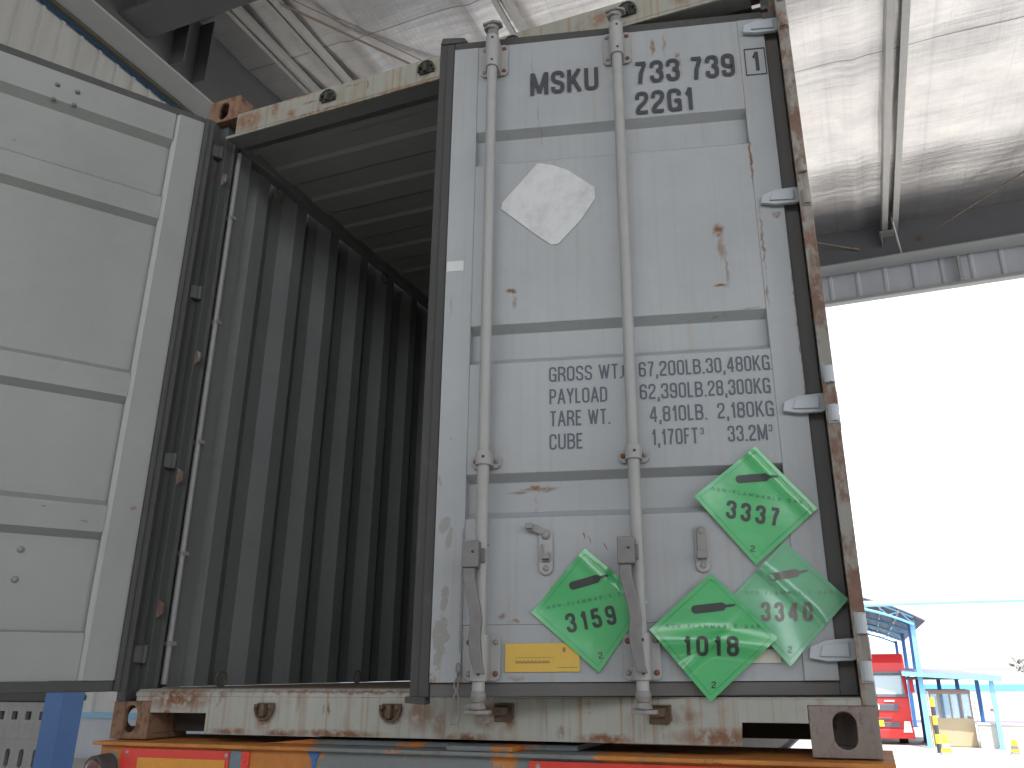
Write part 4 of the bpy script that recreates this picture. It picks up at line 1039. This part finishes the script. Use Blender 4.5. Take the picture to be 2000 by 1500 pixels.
# motorbike-like clutter is only dark blur: bushes behind right
def leafy(name, c, r, n, mat, lab, cat, trunk=None):
    root = empty(name, (c[0], c[1], G)); tag(root, lab, cat)
    o = MB(); rnd = random.Random(5)
    for _ in range(n):
        th = rnd.uniform(0, 2*PI); ph = math.acos(rnd.uniform(-1, 1)); rr = rnd.uniform(.55, 1.)*(1+.25*math.sin(3*th+ph*4))
        p = Vector((c[0]+r[0]*rr*math.sin(ph)*math.cos(th), c[1]+r[1]*rr*math.sin(ph)*math.sin(th), c[2]+r[2]*rr*math.cos(ph)))
        a = Vector((rnd.uniform(-1,1), rnd.uniform(-1,1), rnd.uniform(-1,1))).normalized(); b = a.orthogonal().normalized(); s_ = rnd.uniform(.10,.22)
        o.add([p, p+a*s_+b*s_*.4, p+a*s_*2, p+a*s_-b*s_*.4], [(0,1,2,3)])
    ob(o, root, 'crown', mat)
    o = MB(); o.tube((c[0], c[1], G), (c[0], c[1], c[2]), .16, 8, .06)
    for k in range(5):
        a = k*1.3; o.tube((c[0],c[1],c[2]-r[2]*.6), (c[0]+r[0]*.6*math.cos(a), c[1]+r[1]*.6*math.sin(a), c[2]+r[2]*.4), .06, 6, .02)
    ob(o, root, 'trunk', M['brown'])
leafy('tree', (12.3, 50, .25), (2.3, 2, .75), 1500, simple('hazy_foliage', (.14,.15,.13), .7), 'distant leafy tree above the white site building at right', 'tree')

# red truck
tk = empty('truck', (2.28, 31, G)); tag(tk, 'red lorry cab parked under the arched blue canopy, seen head on', 'truck')
M['red'] = simple('red_truck_paint', (.62,.035,.035), .35, 0, .05, 2); M['grille'] = simple('grey_grille', (.14,.14,.17), .5)
xc, yf = 2.28, 29.3
o = MB(); o.prism([(yf+.02,-1.95),(yf,-1.0),(yf+.10,-.62),(yf+.42,.42),(yf+.7,.72),(yf+2.1,.72),(yf+2.1,-1.75),(yf+1.6,-1.75),(yf+1.5,-1.5),(yf+.6,-1.5),(yf+.5,-1.9)], 'x', xc-1.18, xc+1.18)
ob(o, tk, 'cab', M['red'], .06)
o = MB(); n1 = Vector((0,-1,0)); o.add([(xc-1.08,yf+.095,-.60),(xc+1.08,yf+.095,-.60),(xc+1.02,yf+.30,.06),(xc-1.02,yf+.30,.06)], [(0,1,2,3)])
o.add([(xc-1.08,yf+.10,-.61),(xc+1.08,yf+.10,-.61),(xc+1.02,yf+.34,.08),(xc-1.02,yf+.34,.08)], [(0,1,2,3)])
s = N('windscreen'); M['wind'] = s.set(Base_Color=(.35,.42,.45), Roughness=.08, Metallic=.3)
ob(o, tk, 'windscreen', M['wind'])
o = MB(); o.box(xc-1.10, xc+1.12, yf+.02, yf+.10, -.69, -.61); o.box(xc-1.1, xc+1.1, yf+.18, yf+.32, .065, .13); ob(o, tk, 'windscreen_trim', M['grille'])
for zz, hw, h in ((-1.13, .80, .22), (-1.64, .78, .16), (-1.40, .55, .05)):
    o = MB(); o.box(xc-hw, xc+hw, yf-.04, yf+.02, zz, zz+h)
    for k in range(3): o.box(xc-hw+.02, xc+hw-.02, yf-.055, yf-.041, zz+h*(.12+.3*k), zz+h*(.27+.3*k))
    ob(o, tk, 'grille', M['grille'])
o = MB(); o.tube((xc+.05,yf-.09,-1.0), (xc+.05,yf-.056,-1.0), .16, 24); e = ob(o, tk, 'emblem', M['whp'])
o = MB(); o.tube((xc+.05,yf-.1,-1.0), (xc+.05,yf-.0905,-1.0), .09, 20); q = ob(o, tk, 'emblem_core', M['grille']); 
o = MB(); text_mesh(o, lay_text('OSU', .40, .72, 0, .085, .25), lambda x, z, off: (xc+x, yf-.008-off, -.86+z)) if False else o.box(xc+.38, xc+.70, yf-.012, yf+.01, -.84, -.79); ob(o, tk, 'nameplate', M['whp'])
o = MB(); o.box(xc-1.18, xc+1.20, yf-.06, yf+.4, -2.0, -1.70); ob(o, tk, 'bumper', M['red'], .04)
o = MB(); o.box(xc-.30, xc+.28, yf-.085, yf-.065, -1.62, -1.42); ob(o, tk, 'number_plate', M['yel'])
for sx in (-1, 1):
    o = MB(); o.prism([(xc+sx*.86,-1.80),(xc+sx*1.14,-1.80),(xc+sx*1.10,-1.45),(xc+sx*.92,-1.45)], 'y', yf-.10, yf-.061); ob(o, tk, 'headlight', simple('lamp_glass', (.8,.82,.85), .15))
    o = MB(); o.box(xc+sx*1.31-.07, xc+sx*1.31+.07, yf+.02, yf+.12, -.55, -.12); o.tube((xc+sx*1.15,yf+.2,-.05), (xc+sx*1.31,yf+.07,-.10), .015, 6); ob(o, tk, 'mirror', M['red'], .02)
    o = MB(); o.tube((xc+sx*.85-.14,yf+1.05,G+.42), (xc+sx*.85+.14,yf+1.05,G+.42), .42, 28); o.tube((xc+sx*.85-.15,yf+1.05,G+.42), (xc+sx*.85+.15,yf+1.05,G+.42), .2, 20, mi=1); ob(o, tk, 'wheel', [M['tyre'], M['rim']])
    o = MB(); o.tube((xc+sx*.85-.14,yf+4.6,G+.42), (xc+sx*.85+.14,yf+4.6,G+.42), .42, 28); ob(o, tk, 'wheel', [M['tyre'], M['rim']])
o = MB(); o.box(xc-1.15, xc+1.15, yf+2.3, yf+7, -1.3, .7); ob(o, tk, 'cargo_body', M['clad_b'])
o = MB(); o.box(xc-.5, xc+.5, yf+.3, yf+7, -1.7, -1.4); ob(o, tk, 'frame_rail', M['grille'])
